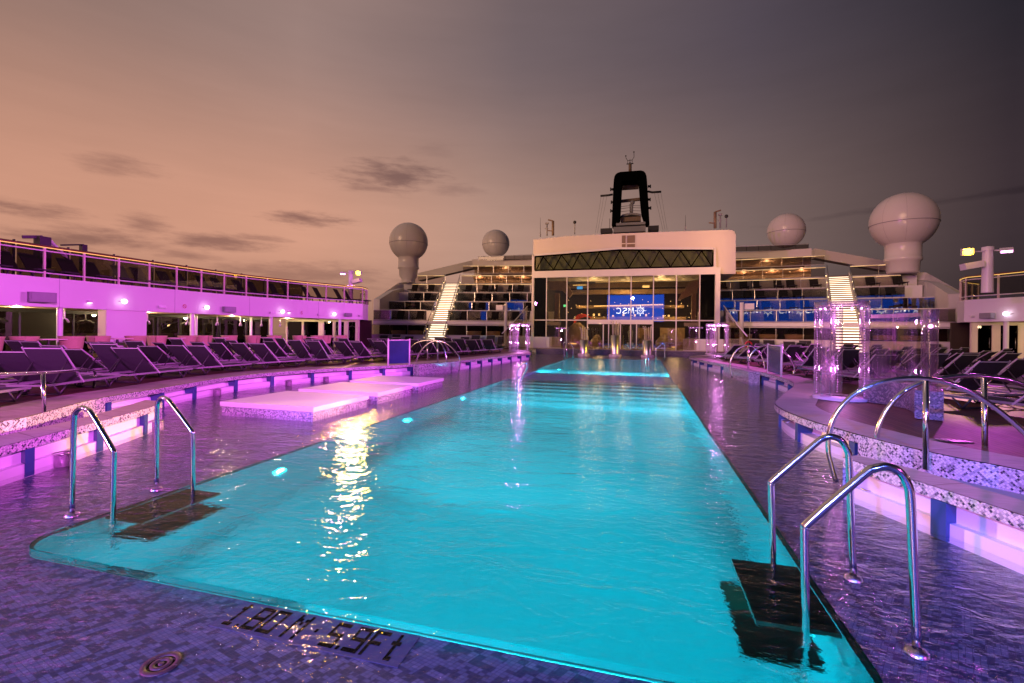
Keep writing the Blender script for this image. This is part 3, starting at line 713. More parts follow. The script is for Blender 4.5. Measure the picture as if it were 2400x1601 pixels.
# curved clear shower wall running to a single column on a mosaic plinth
c2 = VY(2178,880,8.3); c2 = Vector((c2.x, 8.3, .82))
rt = empty('shower_screen', (c2.x, c2.y, ZD), 'curved clear shower screen with a single pink lit column on a mosaic plinth', 'shower')
arc = [Vector((3.72+.42,10.3,0))]; 
for k in range(1, 9):
    t = k/8; arc.append(Vector((4.14+(c2.x-4.14)*t+.35*math.sin(PI*t), 10.3+(c2.y-10.3)*t+.12*math.sin(PI*t), 0)))
zt = VY(2178,725,8.3).z
MB().strip(at_z(arc,.82), at_z(arc,zt), True).build('clear_wall', M['glass_hall'], rt)
MB().strip(at_z(arc,zt-.07), at_z(offs(arc,.03),zt), True).build('top_band', M['frost'], rt)
MB().lathe([(.1,.8),(.1,zt)], (c2.x,c2.y,0), 18).build('clear_tube', M['milky'], rt)
MB().lathe([(.105,zt-.2),(.105,zt),(.0001,zt)], (c2.x,c2.y,0), 18).build('column_cap', M['milky'], rt)
MB().ball((c2.x,c2.y-.02,zt-.25), .03, 10, 6).build('led_spot', M['pink_lens'], rt)
pl = offs(arc, .16); pl2 = offs(arc, -.16)
mb = MB(); mb.strip(at_z(pl2,.8), at_z(pl2,ZD)); mb.strip(at_z(pl,.8), at_z(pl2,.8)); mb.strip(at_z(pl,ZD), at_z(pl,.8))
for e in (0,-1): mb.face([Vector((q.x,q.y,z)) for q, z in ((pl[e],ZD),(pl2[e],ZD),(pl2[e],.8),(pl[e],.8))])
mb.build('mosaic_plinth', M['dark_mosaic'], rt)
for cx, cy, lab in ((4.5,31.3,'far pink lit acrylic tube cluster at the right end of the glass hall front'),(-7.5,28.9,'far pink lit acrylic tube cluster at the left end of the glass hall front')):
    s = 1 if cx > 0 else -1
    acrylic(cx, cy, ZD, VY(1685 if cx > 0 else 1198, 758, cy).z-ZD, .62, lab, 5, False)
# slanted clear screens between the tube clusters and the hall
for sg, lab in ((-1,'slanted clear glass wind screen at the left corner of the glass hall'),(1,'slanted clear glass wind screen at the right corner of the glass hall')):
    x = XC+sg*7.3; rt = empty('wind_screen', (x,34,ZD), lab, 'glass screen')
    P = [Vector((x,36.8,ZD)),Vector((x+sg*.6,31.8,ZD)),Vector((x+sg*.6,31.8,1.5)),Vector((x+sg*.35,33.4,2.2)),Vector((x,36.8,3.7))]
    MB().extrude(P, (.02,0,0)).build('pane', M['glass_hall'], rt)
    MB().tube([P[2],P[3],P[4]], .035, 8).build('sloped_rail', M['alu'], rt)
    if sg > 0:
        c = Vector((x+.66,31.7,1.0)); lb = empty('lifebuoy', c, 'red lifebuoy hanging on the wind screen right of the hall', 'lifebuoy')
        mb = MB().lathe([(.17+.045*math.cos(2*PI*k/8), .045*math.sin(2*PI*k/8)) for k in range(9)], (0,0,0), 24)
        mb.v = [c+Vector((p.x,p.z,p.y)) for p in mb.v]; mb.build('ring', M['red_sign'], lb)
# three planters with clear water jets at the far end
for u, hh, lab in ((728,870,'left steel drum planter with clear jets before the hall doors'),(1087,815,'tallest middle steel drum planter with clear jets before the hall doors'),(1457,875,'right steel drum planter with clear jets before the hall doors')):
    b = VY(*zr(*Z8,u,1000),33.2); top = VY(*zr(*Z8,u,hh),33.2).z
    rt = empty('jet_fountain', (b.x,33.2,ZD-.3), lab, 'fountain', 'steel drum fountains before the hall')
    MB().lathe([(.3,.05),(.3,top),(.26,top+.02),(.22,top-.05)], (b.x,33.2,0), 24).build('steel_drum', M['satin'], rt)
    MB().lathe([(.42,-.05),(.45,.1),(.38,.16),(.3,.17)], (b.x,33.2,0), 24).build('base_collar', M['frost'], rt)
    mb = MB()
    for k in range(9):
        a = 2*PI*k/9; r0 = .2; h1 = .75+.2*random.random()
        mb.tube(soft([(b.x+r0*math.cos(a),33.2+r0*math.sin(a),top-.02),(b.x+r0*1.05*math.cos(a),33.2+r0*math.sin(a),top+h1*.6),(b.x+r0*1.25*math.cos(a),33.2+r0*1.25*math.sin(a),top+h1),(b.x+r0*1.8*math.cos(a),33.2+r0*1.8*math.sin(a),top+h1*1.04)],3), .02, 6)
    mb.build('water_jet', M['jet'] if 'jet' in M else M.setdefault('jet', plain('jet_water',(.55,.5,.5),.1)), rt)

# underwater lamps in the pool walls
pl_spots = [(PX1-.03,3.35,-.55,-1,'right'),(PX1-.03,6.2,-.6,-1,'right'),(PX1-.03,9.6,-.6,-1,'right'),(PX0+.03,4.9,-.6,1,'left'),(PX0+.03,8.2,-.6,1,'left'),(PX0+.03,11.2,-.6,1,'left'),(PX1-.03,22.5,-.45,-1,'right'),(PX0+.03,22.5,-.45,1,'left'),(PX1-.03,27,-.45,-1,'right'),(PX0+.03,27,-.45,1,'left')]
PW = [120,24,60,130,36,70,380,380,340,340]
for a, b, p, deg in (((1.05,3.2,-.5),(-.7,4.7,-1.75),19000,72),((-4.38,5.6,-.5),(-2.5,7.0,-1.75),15000,66),((1.05,8.2,-.6),(-.2,11.3,-1.6),17000,74),((-4.38,9.2,-.6),(-2.8,11.3,-1.6),17000,74),((-.4,2.36,-.7),(-.6,3.4,-1.75),9000,84)):
    lamp('SPOT', 'pool_spot', a, (.02,.74,.92), p, to=b, spot_size=math.radians(deg), spot_blend=1.0, shadow_soft_size=.12)
for i, (x, y, z, sg, sd) in enumerate(pl_spots):
    rt = empty('pool_lamp', (x,y,z), f'round cyan underwater lamp, {ORD[i]} of those in the pool walls', 'pool lamp', 'underwater lamps in the pool walls')
    mb = MB().lathe([(.0001,0),(.08,0),(.09,-.015)], (0,0,0), 16); o = mb.build('lens', M['cyan_lens'], rt, None) if False else None
    mb = MB(); n = 16
    mb.raw([(x+sg*.02, y+.055*math.cos(2*PI*k/n), z+.055*math.sin(2*PI*k/n)) for k in range(n)], [tuple(range(n))]); mb.build('lens', M['cyan_lens'], rt)
    lamp('AREA', 'pool_light', (x+sg*.05,y,z), (.02,.72,.92), PW[i], to=(x+sg*3,y,z-.5), shape='DISK', size=.05, spread=math.radians(170))
for x, pw in ((-3.2,24),(-1.7,10),(-.2,50)):
    lamp('AREA', 'pool_light', (x,2.4,-.8), (.02,.72,.92), pw, to=(x,6,-1.4), shape='DISK', size=.05, spread=math.radians(170))
for x in (-3.3,-1.6,.1):
    lamp('AREA', 'pool_light', (x,20.3,-.5), (.05,.8,1), 600, to=(x,24,-.8), shape='DISK', size=.3)
    lamp('AREA', 'pool_light', (x,11.6,-1.1), (.02,.74,.9), 260, to=(x,15,-.8), shape='DISK', size=.3)
# ================================================================ SIDE DECKHOUSES
HP = smooth([(20.4,-6),(20.4,6),(20.4,13),(20.4,19),(20.15,22),(19.4,25),(18.4,27.6),(17.5,29.3)], 4)   # half breadth, y
FB, FT = 2.37, 3.5
M['glass_tint'] = glass('tinted_glass', (.36,.31,.28), .02)
M['cap_led'] = emit('cap_led', (1.0,.62,.14), 1.1)
def side(sg):
    X = lambda h: XC + sg*h
    nm = 'left' if sg < 0 else 'right'
    W = lambda P, z, d=0: [Vector((X(p.x+d), p.y, z)) for p in P]
    r = empty('deckhouse', (X(20.4),10,ZD), f'long white two storey deckhouse along the {nm} side of the pool deck', 'deckhouse')
    end = [Vector(p) for p in ((17.5,29.3,0),(17.9,30.6,0),(18.9,32,0),(20.2,33.2,0))]
    mb = MB(); mb.strip(W(HP,FB), W(HP,FT), True); mb.strip(W(end,FB), W(end,FT), True); mb.build('fascia', M['white'], r)
    for y in (5.5,9.0,12.9,17.4,22.0,26.2):
        h = min(HP, key=lambda p: abs(p.y-y)); MB().box(X(h.x)-.004,h.y-.006,FB+.01,X(h.x)+.004,h.y+.006,FT-.01).build('panel_joint', M['grey'], r)
    mb = MB(); mb.strip(W(HP,FB), W(HP,FB,3.6)); mb.strip(W(end,FB), [Vector((X(23.8),p.y,FB)) for p in end]); mb.build('soffit', M['soffit'], r)
    mb = MB(); mb.strip(W(HP,FT), W(HP,FT,3.8)); mb.strip(W(end,FT), [Vector((X(24),p.y,FT)) for p in end]); mb.build('upper_deck', M['teak'], r)
    for y in (3.5,8.2,13.2,18.9,23.6,28.0):
        h = min(HP, key=lambda p: abs(p.y-y)).x + .3
        MB().lathe([(.1,ZD-.02),(.1,FB)], (X(h),y,0), 14).build('pillar', M['white'], r)
    for y in (15.8,20.4,24.2):
        MB().lathe([(.08,ZD-.02),(.08,FB)], (X(22.2),y,0), 12).build('pillar', M['white'], r)
    MB().box(X(20.5),14.76,ZD,X(21.0),16.45,FB-.004).build('white_casing', M['white'], r)
    MB().box(X(20.52),14.74,ZD,X(20.98),14.756,FB-.01).build('warm_lit_side', M['cream'], r)  # cream colour put on the near side for warm lamplight there
    # outboard windscreen: panes between mullions with a hand rail
    ho = 23.7; ys = [y*1.95-4 for y in range(17)]
    for a, b in zip(ys, ys[1:]):
        MB().box(X(ho)-.01,a+.03,ZD,X(ho)+.01,b-.03,FB-.15).build('window', M['glass_window'], r)
    mb = MB()
    for y in ys: mb.box(X(ho)-.04,y-.03,ZD,X(ho)+.04,y+.03,FB-.15)
    mb.box(X(ho)-.05,ys[0],FB-.15,X(ho)+.05,ys[-1],FB-.004); mb.build('mullion_frame', M['dark'], r)
    MB().box(X(25.2)-.05,ys[0],-1,X(25.2)+.05,ys[-1]+3,.9).build('outer_bulwark', M['int_dark'], r)
    # cross wall with glazed doors
    y = 29.2; edges = [6.35,6.2,4.95,4.78,3.5,3.05,2.3,2.05,1.35,1.0,.42,.15]
    mb = MB(); hs = [17.6+e for e in edges]
    for i in range(0, len(hs), 2): mb.box(X(hs[i]),y,ZD,X(hs[i+1]),y+.12,FB-.16)
    mb.box(X(hs[0]),y,FB-.16,X(hs[-1]),y+.12,FB-.004); mb.build('door_frame', M['cream'], r)
    for i in range(1, len(hs)-1, 2):
        d = MB().box(X(hs[i]),y+.04,ZD+.05,X(hs[i+1]),y+.07,FB-.16).build('glass_door', M['glass_window'], r)
        MB().tube([(X(hs[i]-.1),y+.0,1.05),(X(hs[i]-.1),y+.0,1.6)], .015, 6).build('handle', M['satin'], d)
    MB().box(X(hs[0]),y+1.6,ZD,X(hs[-1]),y+1.7,FB).build('inner_wall', M['int_dark'], r)
    # rail on the upper deck
    g = empty('glass_railing', (X(20.4),10,FT), f'glass railing with varnished wooden cap along the {nm} upper deck', 'railing')
    def rails(P, tag_):
        mb = MB(); top = W(P, FT+1.2, .1); mb.tube(top, .035, 8); mb.build('cap_rail', M['wood_rail'], g)
        mb = MB(); mb.tube(W(P, FT+1.03, .12), .028, 8); mb.build('upper_rail', M['alu'], g)
        mb = MB(); mb.tube(W(P, FT+1.155, .1), .014, 6); mb.build('cap_light', M['cap_led'], g)
        mb = MB(); mb.tube(W(P, FT+.18, .12), .03, 8); mb.build('lower_rail', M['alu'], g)
        L = 0; nx = .2
        for i in range(len(P)-1):
            d = P[i+1]-P[i]; 
            while nx <= L + d.length:
                q = P[i]+d*((nx-L)/d.length)
                MB().box(X(q.x+.12)-.035,q.y-.03,FT,X(q.x+.12)+.035,q.y+.03,FT+1.14).build('post', M['cream'], g)
                nx += 1.33 if tag_ else .75
            L += d.length
        mb = MB(); mb.strip(W(P, FT+.2, .13), W(P, FT+1.1, .13)); mb.build('glass_panel', M['glass_upper'], g)
    rails([p for p in HP if p.y > 0], True); rails(smooth([(p.x,p.y) for p in end]), False)
    ws = empty('wind_screen', (X(24.0),12,FT), f'tall dark tinted wind screen along the outer edge of the {nm} upper deck', 'wind screen')
    for i in range(19):
        MB().box(X(24.0)-.015,-5.9+i*1.95,FT+.05,X(24.0)+.015,-4.07+i*1.95,FT+1.75).build('pane', M['glass_tint'], ws)
        MB().box(X(24.0)-.04,-6.0+i*1.95-.03,FT,X(24.0)+.04,-6.0+i*1.95+.03,FT+1.8).build('post', M['dark'], ws)
    # hanging two armed lamps under the soffit
    for i, y in enumerate((7.4,9.2,11.2,13.9,17.3,19.4,21.2,22.8,24.4,26.0)):
        if sg > 0 and y < 22: continue
        lt = empty('hanging_lamp', (X(21.6),y,FB), f'white two armed lamp under the {nm} promenade ceiling, {ORD[i]} from near end', 'lamp', 'two armed lamps under the promenade ceiling')
        MB().tube([(X(21.6),y,FB),(X(21.6),y,FB-.38)], .03, 6).build('stem', M['white'], lt)
        for k in (-1,1):
            MB().tube([(X(21.6),y,FB-.38),(X(21.6)-.12*k,y+.16*k,FB-.44),(X(21.6)-.2*k,y+.26*k,FB-.55)], .022, 6, .045).build('arm', M['white'], lt)
    return r
side(-1); side(1)
for sg in (-1,1):                           # recessed downlights of the promenade
    for y in (12.5,17.5,22.5,27):
        lamp('POINT', 'soffit_downlight', (XC+sg*21.9,y,2.25), (1.0,.72,.38), 135, shadow_soft_size=.08)

# fittings on the fascia: globe lamps, loudspeakers, cameras, signs
def on_fascia(u, v, sg=-1, out=.0):
    best = None
    for a, b in zip(HP, HP[1:]):
        A, B = Vector((XC+sg*a.x,a.y,0)), Vector((XC+sg*b.x,b.y,0)); d = ray(u, v); n = Vector((B.y-A.y, A.x-B.x, 0))
        den = d.dot(n)
        if abs(den) < 1e-6: continue
        t = (A-Vector((0,0,H))).dot(n)/den
        p = Vector((0,0,H))+d*t; s_ = (p-A).dot(B-A)/(B-A).length_squared
        if -.02 <= s_ <= 1.02 and t > 0: return p
    return VY(u, v, 28)
WHERE = ['above the left pillar near the casing','between the second speaker and the pillar','above the third left pillar','nearest to the mast lamp']
for i, (u, v, sg) in enumerate([(281,706.5,-1),(476.5,720.5,-1),(655,730.5,-1),(777,736.5,-1),(2371.5,735.5,1)]):
    p = on_fascia(u, v, sg); k = -sg
    rt = empty('globe_lamp', p, ('glowing white globe lamp on the left fascia, '+WHERE[i]) if sg < 0 else 'glowing white globe lamp on the right deckhouse fascia', 'wall lamp', 'globe lamps on the deckhouse fascias')
    q = p + Vector((k*.2,.05,0)); MB().ball(q, .105, 18, 12).build('globe', M['globe'], rt)
    MB().tube([p, q], .03, 8).build('bracket', M['alu'], rt); MB().lathe([(.0001,-.01),(.07,-.01),(.07,.02)], p, 12).build('base', M['alu'], rt)
    lamp('POINT', 'globe_light', q, (1,.6,.95), 8, shadow_soft_size=.105)
for i, (u, v, s_, sg) in enumerate([(84,697,1.25,-1),(527,725.5,1.0,-1),(808,738,.8,-1),(2330,740,.9,1)]):
    p = on_fascia(u, v, sg); k = -sg
    rt = empty('loudspeaker', p, ['largest grey loudspeaker on the left fascia near the railing sign','grey loudspeaker on the left fascia between two globe lamps','small grey loudspeaker at the far end of the left fascia','grey loudspeaker beside the globe lamp on the right fascia'][i], 'loudspeaker', 'loudspeakers on the fascias')
    c = p + Vector((k*.25,.05,0)); ay = Vector((k*.1,.34,0)).normalized()*.3*s_; ax = Vector((.2,-.06*k,0)).normalized()*.13*s_
    MB().obox(c, ay, ax, (0,0,.15*s_)).build('cabinet', M['speaker'], rt)
    f_ = ax if ax.x*k > 0 else -ax
    MB().obox(c+f_*1.02, ay*.86, f_.normalized()*.008, (0,0,.125*s_)).build('grille', M['grey'], rt)
    MB().tube([p, c], .035, 8).build('bracket', M['alu'], rt)
for i, (u, v) in enumerate([(372,719),(632,733),(744,738),(840,740)]):
    p = on_fascia(u, v); rt = empty('security_camera', p, 'small white camera on the left fascia, '+ORD[i]+' from the near end', 'camera', 'cameras on the left fascia')
    MB().obox(p+Vector((.16,.05,0)), (.05,.13,0), (.05,-.02,0), (0,0,.06)).build('housing', M['white'], rt); MB().tube([p, p+Vector((.14,0,0))], .025, 6).build('bracket', M['speaker'], rt)
for i, (u, v) in enumerate([(208,707),(676,731)]):
    p = on_fascia(u, v); rt = empty('down_spot', p, 'tiny wall spot lighting the fascia, '+('nearer one' if i == 0 else 'farther one'), 'wall lamp', 'small fascia spots')
    MB().box(p.x-.01,p.y-.08,p.z-.05,p.x+.12,p.y+.08,p.z+.05).build('housing', M['alu'], rt); MB().box(p.x+.02,p.y-.07,p.z-.06,p.x+.11,p.y+.07,p.z-.052).build('lens', M['globe'], rt)
for i, (u, v) in enumerate([(432,718),(707,733)]):
    p = on_fascia(u, v); rt = empty('no_smoking_sign', p, 'round red no smoking sign on the left fascia, '+('nearer one' if i == 0 else 'farther one'), 'sign', 'red round signs on the fascia')
    mb = MB(); n = 20
    for k in range(n):
        a, b = 2*PI*k/n, 2*PI*(k+1)/n
        mb.face([(p.x+.02,p.y+r_*math.cos(t),p.z+r_*math.sin(t)) for r_, t in ((.1,a),(.1,b),(.075,b),(.075,a))])
    mb.bar((p.x+.022,p.y-.06,p.z+.06),(p.x+.022,p.y+.06,p.z-.06),.004,.022); mb.build('red_ring', M['red_sign'], rt)
    mb = MB(); mb.raw([(p.x+.012,p.y+.1*math.cos(2*PI*k/n),p.z+.1*math.sin(2*PI*k/n)) for k in range(n)], [tuple(range(n))]); mb.build('plate', M['white'], rt)
p = on_fascia(2282,742,1); rt = empty('down_spot', p, 'tiny wall spot on the right deckhouse fascia', 'wall lamp'); MB().box(p.x-.12,p.y-.08,p.z-.05,p.x,p.y+.08,p.z+.05).build('housing', M['alu'], rt)

# mast lights
def mast(x, y, ztop, sg, label):
    rt = empty('light_mast', (x,y,FT), label, 'light mast')
    MB().lathe([(.2,FT),(.17,ztop)], (x,y,0), 16).build('pole', M['white'], rt)
    MB().lathe([(.2,ztop),(.2,ztop+.16),(.0001,ztop+.2)], (x,y,0), 16).build('cap', M['white'], rt)
    def head(nm, c, ax, lens, mt, w=.22, h=.14):
        c = Vector(c); ax = Vector(ax).normalized(); sd = ax.cross(Vector((0,0,1))).normalized(); up = sd.cross(ax)
        hd = MB().obox(c, ax*.14, sd*w, up*h).build(nm, M['white'], rt)
        if nm[0] != 'y': MB().obox(c+ax*.145, ax*.004, sd*w*.85, up*h*.8).build('lens', mt, hd)
        if nm[0] == 'y': MB().ball(c+ax*.15, .15, 16, 10).build('glowing_bulb', mt, hd)
        MB().bar(Vector((x,y,c.z+.03)), c, .07, .05).build('bracket', M['white'], rt)
    head('yellow_floodlight', (x-sg*.85,y-.25,ztop-.05), (-sg*.25,-.95,-.18), 1, M['yellow_lens'], .18, .14)
    head('pink_floodlight', (x+sg*.55,y-.15,ztop-.02), (-sg*.4,-.8,-.55), 1, M['pink_lens'], .2, .06)
    MB().obox((x-sg*.6,y-.1,ztop-.62), (.32,0,.06), (0,.2,0), (-.02,0,.13)).build('horn_speaker', M['white'], rt)
    MB().bar((x,y,ztop-.5),(x-sg*.4,y-.1,ztop-.6),.06,.06).build('bracket', M['white'], rt)
    return rt
mL = VY(822,640,30.5); mR = VY(2315,588,24.6)
mast(mL.x, 30.5, mL.z, -1, 'white light mast with yellow and pink floodlights on the left upper deck')
mast(mR.x, 24.6, mR.z, 1, 'white light mast with yellow and pink floodlights on the right upper deck')

# windbreak frame of the upper deck at the near left
rt = empty('windbreak', (-23,13,FT), 'dark glazed windbreak frame behind the left railing', 'windbreak')
P = [VD(*zr(0,520,450,x,y),t) for x,y,t in ((270,185,19.5),(520,185,20),(520,560,20),(580,200,20.4),(590,480,20.4),(870,490,22),(1020,280,22.5),(1020,600,22.5),(745,285,21.5))]
for a, b, w in ((0,1,.12),(1,2,.4),(3,4,.12),(3,5,.1),(6,7,.22),(8,6,.07)): MB().bar(P[a],P[b],w,w).build('frame_bar', M['dark'] if (a,b) not in ((3,5),(3,4)) else M['white'], rt)

# ================================================================ STEPPED TERRACES
def yc(h): return 36.6 - (.13*(h-7)+.0045*(h-7)**2)
def ang(h): return math.atan(.13+.009*(h-7))
ND = (.28,.96)
TZ = [1.25,2.48,3.52,4.57,5.65,6.76,8.08]; TS = [.3,.7,6.0,8.2,10.2,12.3,14.0]; GT = [.86,.85,.87,.86,.84,.88,.85]
ST = (13.75,15.5)                            # stair gap in half breadth
M['tier_glow'] = emit('tier_glow', (1.0,.66,.28), 1.3)
def terrace(sg):
    nm = 'left' if sg < 0 else 'right'
    def Pt(h, s, z): return Vector((XC+sg*(h+ND[0]*s), yc(h)+ND[1]*s, z))
    r = empty('stepped_terrace', Pt(12,0,ZD), f'white stepped lounging terrace rising to the {nm} of the glass hall', 'terrace')
    hs = [4.5+.55*i for i in range(29)]      # 4.5 .. 19.9
    mb = MB(); mb.strip([Pt(h,.3,ZD-.02) for h in hs], [Pt(h,.3,TZ[0]) for h in hs]); mb.strip([Pt(h,.3,TZ[0]) for h in hs], [Pt(h,4,TZ[0]) for h in hs]); mb.build('base_wall', M['white'], r)
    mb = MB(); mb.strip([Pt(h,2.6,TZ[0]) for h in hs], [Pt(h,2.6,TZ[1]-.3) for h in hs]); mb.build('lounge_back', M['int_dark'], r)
    mb = MB(); mb.strip([Pt(h,.6,TZ[1]-.28) for h in hs], [Pt(h,.6,TZ[1]-.02) for h in hs]); mb.strip([Pt(h,.6,TZ[1]-.02) for h in hs], [Pt(h,.85,TZ[1]-.02) for h in hs]); mb.strip([Pt(h,.6,TZ[1]-.28) for h in hs], [Pt(h,3,TZ[1]-.28) for h in hs]); mb.build('beam', M['white'], r)
    for k in range(1, 7):
        s0 = TS[k]; s1 = TS[k+1] if k < 6 else 17; z = TZ[k]; z1 = TZ[k+1] if k < 6 else 9.3
        H_ = [h for h in hs if k < 6 or h < 12.6]
        mb = MB(); mb.strip([Pt(h,s0,z) for h in H_], [Pt(h,s1,z) for h in H_]); mb.strip([Pt(h,s0,z-.14) for h in H_], [Pt(h,s0,z) for h in H_]); mb.build('tier_floor', M['teak'], r)
        if k < 5:
            mb = MB(); mb.strip([Pt(h,s1-.02,z) for h in H_], [Pt(h,s1-.02,z1) for h in H_]); mb.build('riser_wall', M['white'], r)
    # covered promenade on the sixth tier: lit ceiling, back wall
    H_ = [h for h in hs if h < 12.8]
    mb = MB(); mb.strip([Pt(h,13.9,TZ[6]-.16) for h in H_], [Pt(h,18.4,TZ[6]-.3) for h in H_]); mb.build('lit_ceiling', M['soffit'], r)
    mb = MB(); mb.strip([Pt(h,18.2,TZ[5]) for h in H_], [Pt(h,18.2,9.4) for h in H_]); mb.build('promenade_wall', M['cream'], r)
    mb = MB(); mb.strip([Pt(h,14.6,9.0) for h in H_], [Pt(h,14.6,9.75) for h in H_]); mb.strip([Pt(h,14.6,9.75) for h in H_], [Pt(h,22,9.75) for h in H_]); mb.strip([Pt(h,14.6,9.0) for h in H_], [Pt(h,22,9.0) for h in H_]); mb.build('top_band', M['peach_wall'], r)
    for i in range(7):
        q = Pt(6+i*1.0, 15.2+(i%2)*1.2, TZ[6]-.22); MB().lathe([(.0001,-.02),(.07,-.02)], q, 10).build('ceiling_spot', M['warm_dot'], r)
    for h in (7,9.5,12): lamp('POINT', 'promenade_light', Pt(h,16,7.55), SOD, 55, shadow_soft_size=.2)
    lamp('POINT', 'promenade_light', Pt(9,16.5,8.75), SOD, 40, shadow_soft_size=.2)
    # outer flank walls
    fl = [Pt(20,3,ZD),Pt(20,3,4.4),Pt(20,8,5.6),Pt(20,15,6.6),Pt(20,20,6.6),Pt(20,20,ZD)]
    MB().extrude(fl, (sg*.6,0,0)).build('flank_wall', M['white'], r)
    bl = [Pt(18.6,7.6,TZ[3]),Pt(18.6,7.6,TZ[4]+.9),Pt(20.4,7.6,TZ[4]+.75),Pt(20.4,7.6,TZ[3])]
    # long sloping ship side beam behind
    A = [VY(980,640,56) if sg < 0 else VY(2080,612,56), VY(1125,606,56) if sg < 0 else VY(1910,582,56)]
    A = [A[0], A[1], A[1]-Vector((0,0,1.0)), A[0]-Vector((0,0,1.0))]
    MB().extrude(A, (0,1.2,0)).build('sloping_beam', M['peach_wall'], r)
    A = [Pt(21.8,9,5.0),Pt(20.6,13,6.9),Pt(19.5,14,7.2),Pt(19.5,14,2),Pt(21.8,9,2)]
    MB().extrude(A, (sg*.3,.6,0)).build('side_wall', M['white'], r)
    # glass fronts
    for k in range(7):
        s0, z = TS[k], TZ[k]; zt = z+GT[k]
        g = empty('glass_balustrade', Pt(11,s0,z), f'glass balustrade of the {ORD[k]} tier up on the {nm} terrace', 'balustrade')
        top = 19.9 if k < 3 else (18.6 if k < 5 else (19.4 if k == 5 else 12.6))
        for seg in ((7.3-.26*s0 if s0 > 1 else 7.3, ST[0]), (ST[1], top)):
            if seg[1]-seg[0] < 1: continue
            hh = [seg[0]+(seg[1]-seg[0])*i/14 for i in range(15)]
            MB().tube([Pt(h,s0,zt+.02) for h in hh], .035, 6).build('top_rail', M['alu'], g)
            MB().tube([Pt(h,s0,z+.03) for h in hh], .03, 6).build('bottom_rail', M['alu'], g)
            if k >= 4: MB().tube([Pt(h,s0,zt-.03) for h in hh], .016, 5).build('rail_glow_tube', M['tier_glow'], g)  # glowing tube added to stand in for warm light on the rails
            n = max(1, round((seg[1]-seg[0])/1.75)); st_ = (seg[1]-seg[0])/n
            for i in range(n):
                hm = seg[0]+st_*(i+.5); c = Pt(hm,s0,(z+zt)/2+.02)
                # each pane is turned so the screen's reflection meets the camera, scattered on left
                a = math.atan2(c.x, c.y); b = math.atan2(c.x+1.4, c.y+30)
                th = -(a+b)/2 + (random.uniform(-.006,.006) if sg > 0 else random.choice((-.07,-.05,.0,.055,.07)))
                t = Vector((math.cos(th), math.sin(th), 0)); n_ = Vector((math.sin(th), -math.cos(th), 0))
                MB().obox(c, t*(st_*.49), n_*.006, Vector((0,0,(zt-z)/2-.04))).build('pane', M['glass_mirror'] if k in (1,2,3) else M['glass_dark'], g)
                MB().bar(Pt(seg[0]+st_*i,s0,z), Pt(seg[0]+st_*i,s0,zt), .03, .03).build('post', M['satin'], g)
    return Pt
PT = {sg: terrace(sg) for sg in (-1,1)}

# lit staircases
def stair(sg):
    nm = 'left' if sg < 0 else 'right'; Pt = PT[sg]; hm = (ST[0]+ST[1])/2
    r = empty('lit_staircase', Pt(hm,-1.0,ZD), f'staircase with glowing white risers up the {nm} terrace', 'staircase')
    N = 33; z0, z1, s0, s1 = ZD, 6.76, -1.3, 11.9; hw = .72
    for i in range(N):
        s = s0+(s1-s0)*i/N; z = z0+(z1-z0)*i/N; dz = (z1-z0)/N; ds = (s1-s0)/N
        a, b = Pt(hm-hw,s,z), Pt(hm+hw,s,z); up = Vector((0,0,dz))
        mb = MB(); mb.face([a,b,b+up*.5,a+up*.5]); mb.build('lit_riser', M['warm_strip'], r)
        mb = MB(); c, d = Pt(hm-hw,s+ds,z+dz), Pt(hm+hw,s+ds,z+dz); a2, b2 = Pt(hm-hw,s-.02,z+dz), Pt(hm+hw,s-.02,z+dz)
        mb.face([a2,b2,d,c]); mb.face([a+up*.5,b+up*.5,b2,a2]); mb.build('tread', M['wood_rail'], r)
    for e in (-1,1):
        h = hm+e*(hw+.06)
        A, B = Pt(h,s0-.2,z0+.1), Pt(h,s1,z1+.1); mb = MB(); mb.bar(A, B, .06, .34); mb.build('stringer', M['cream'], r)
        MB().tube([Pt(h,s0-.2,z0+1.0),Pt(h,s1,z1+1.0)], .03, 6).build('handrail', M['steel'], r)
        for i in range(12):
            t = (i+.3)/12; s = s0+(s1-s0)*t; z = z0+(z1-z0)*t
            MB().tube([Pt(h,s,z),Pt(h,s,z+1.0)], .022, 6).build('baluster', M['satin'], r)
        for i in range(9):
            t = (i+.5)/9; q = Pt(h+e*.08,s0+(s1-s0)*t,z0+(z1-z0)*t+.35); MB().ball(q, .03, 6, 4).build('step_light', M['warm_dot'], r)
stair(-1); stair(1)

# small tower speakers in front of the terraces
for u, v0, v1, lab in ((1185,713,757,'pale pink loudspeaker post before the left terrace'),(1738,709,759,'pale pink loudspeaker post before the right terrace')):
    b, t = VY(u, v1, 35.4), VY(u, v0, 35.4)
    rt = empty('speaker_post', (b.x,35.4,ZD), lab, 'loudspeaker'); MB().lathe([(.13,ZD),(.13,t.z),(.0001,t.z)], (b.x,35.4,0), 14).build('post', M['white'], rt)
    k = -1 if u < 1500 else 1
    MB().obox((b.x+k*.45,35.3,t.z-.28), (.28,0,0), (0,.15,0), (0,0,.2)).build('cabinet', M['white'], rt)
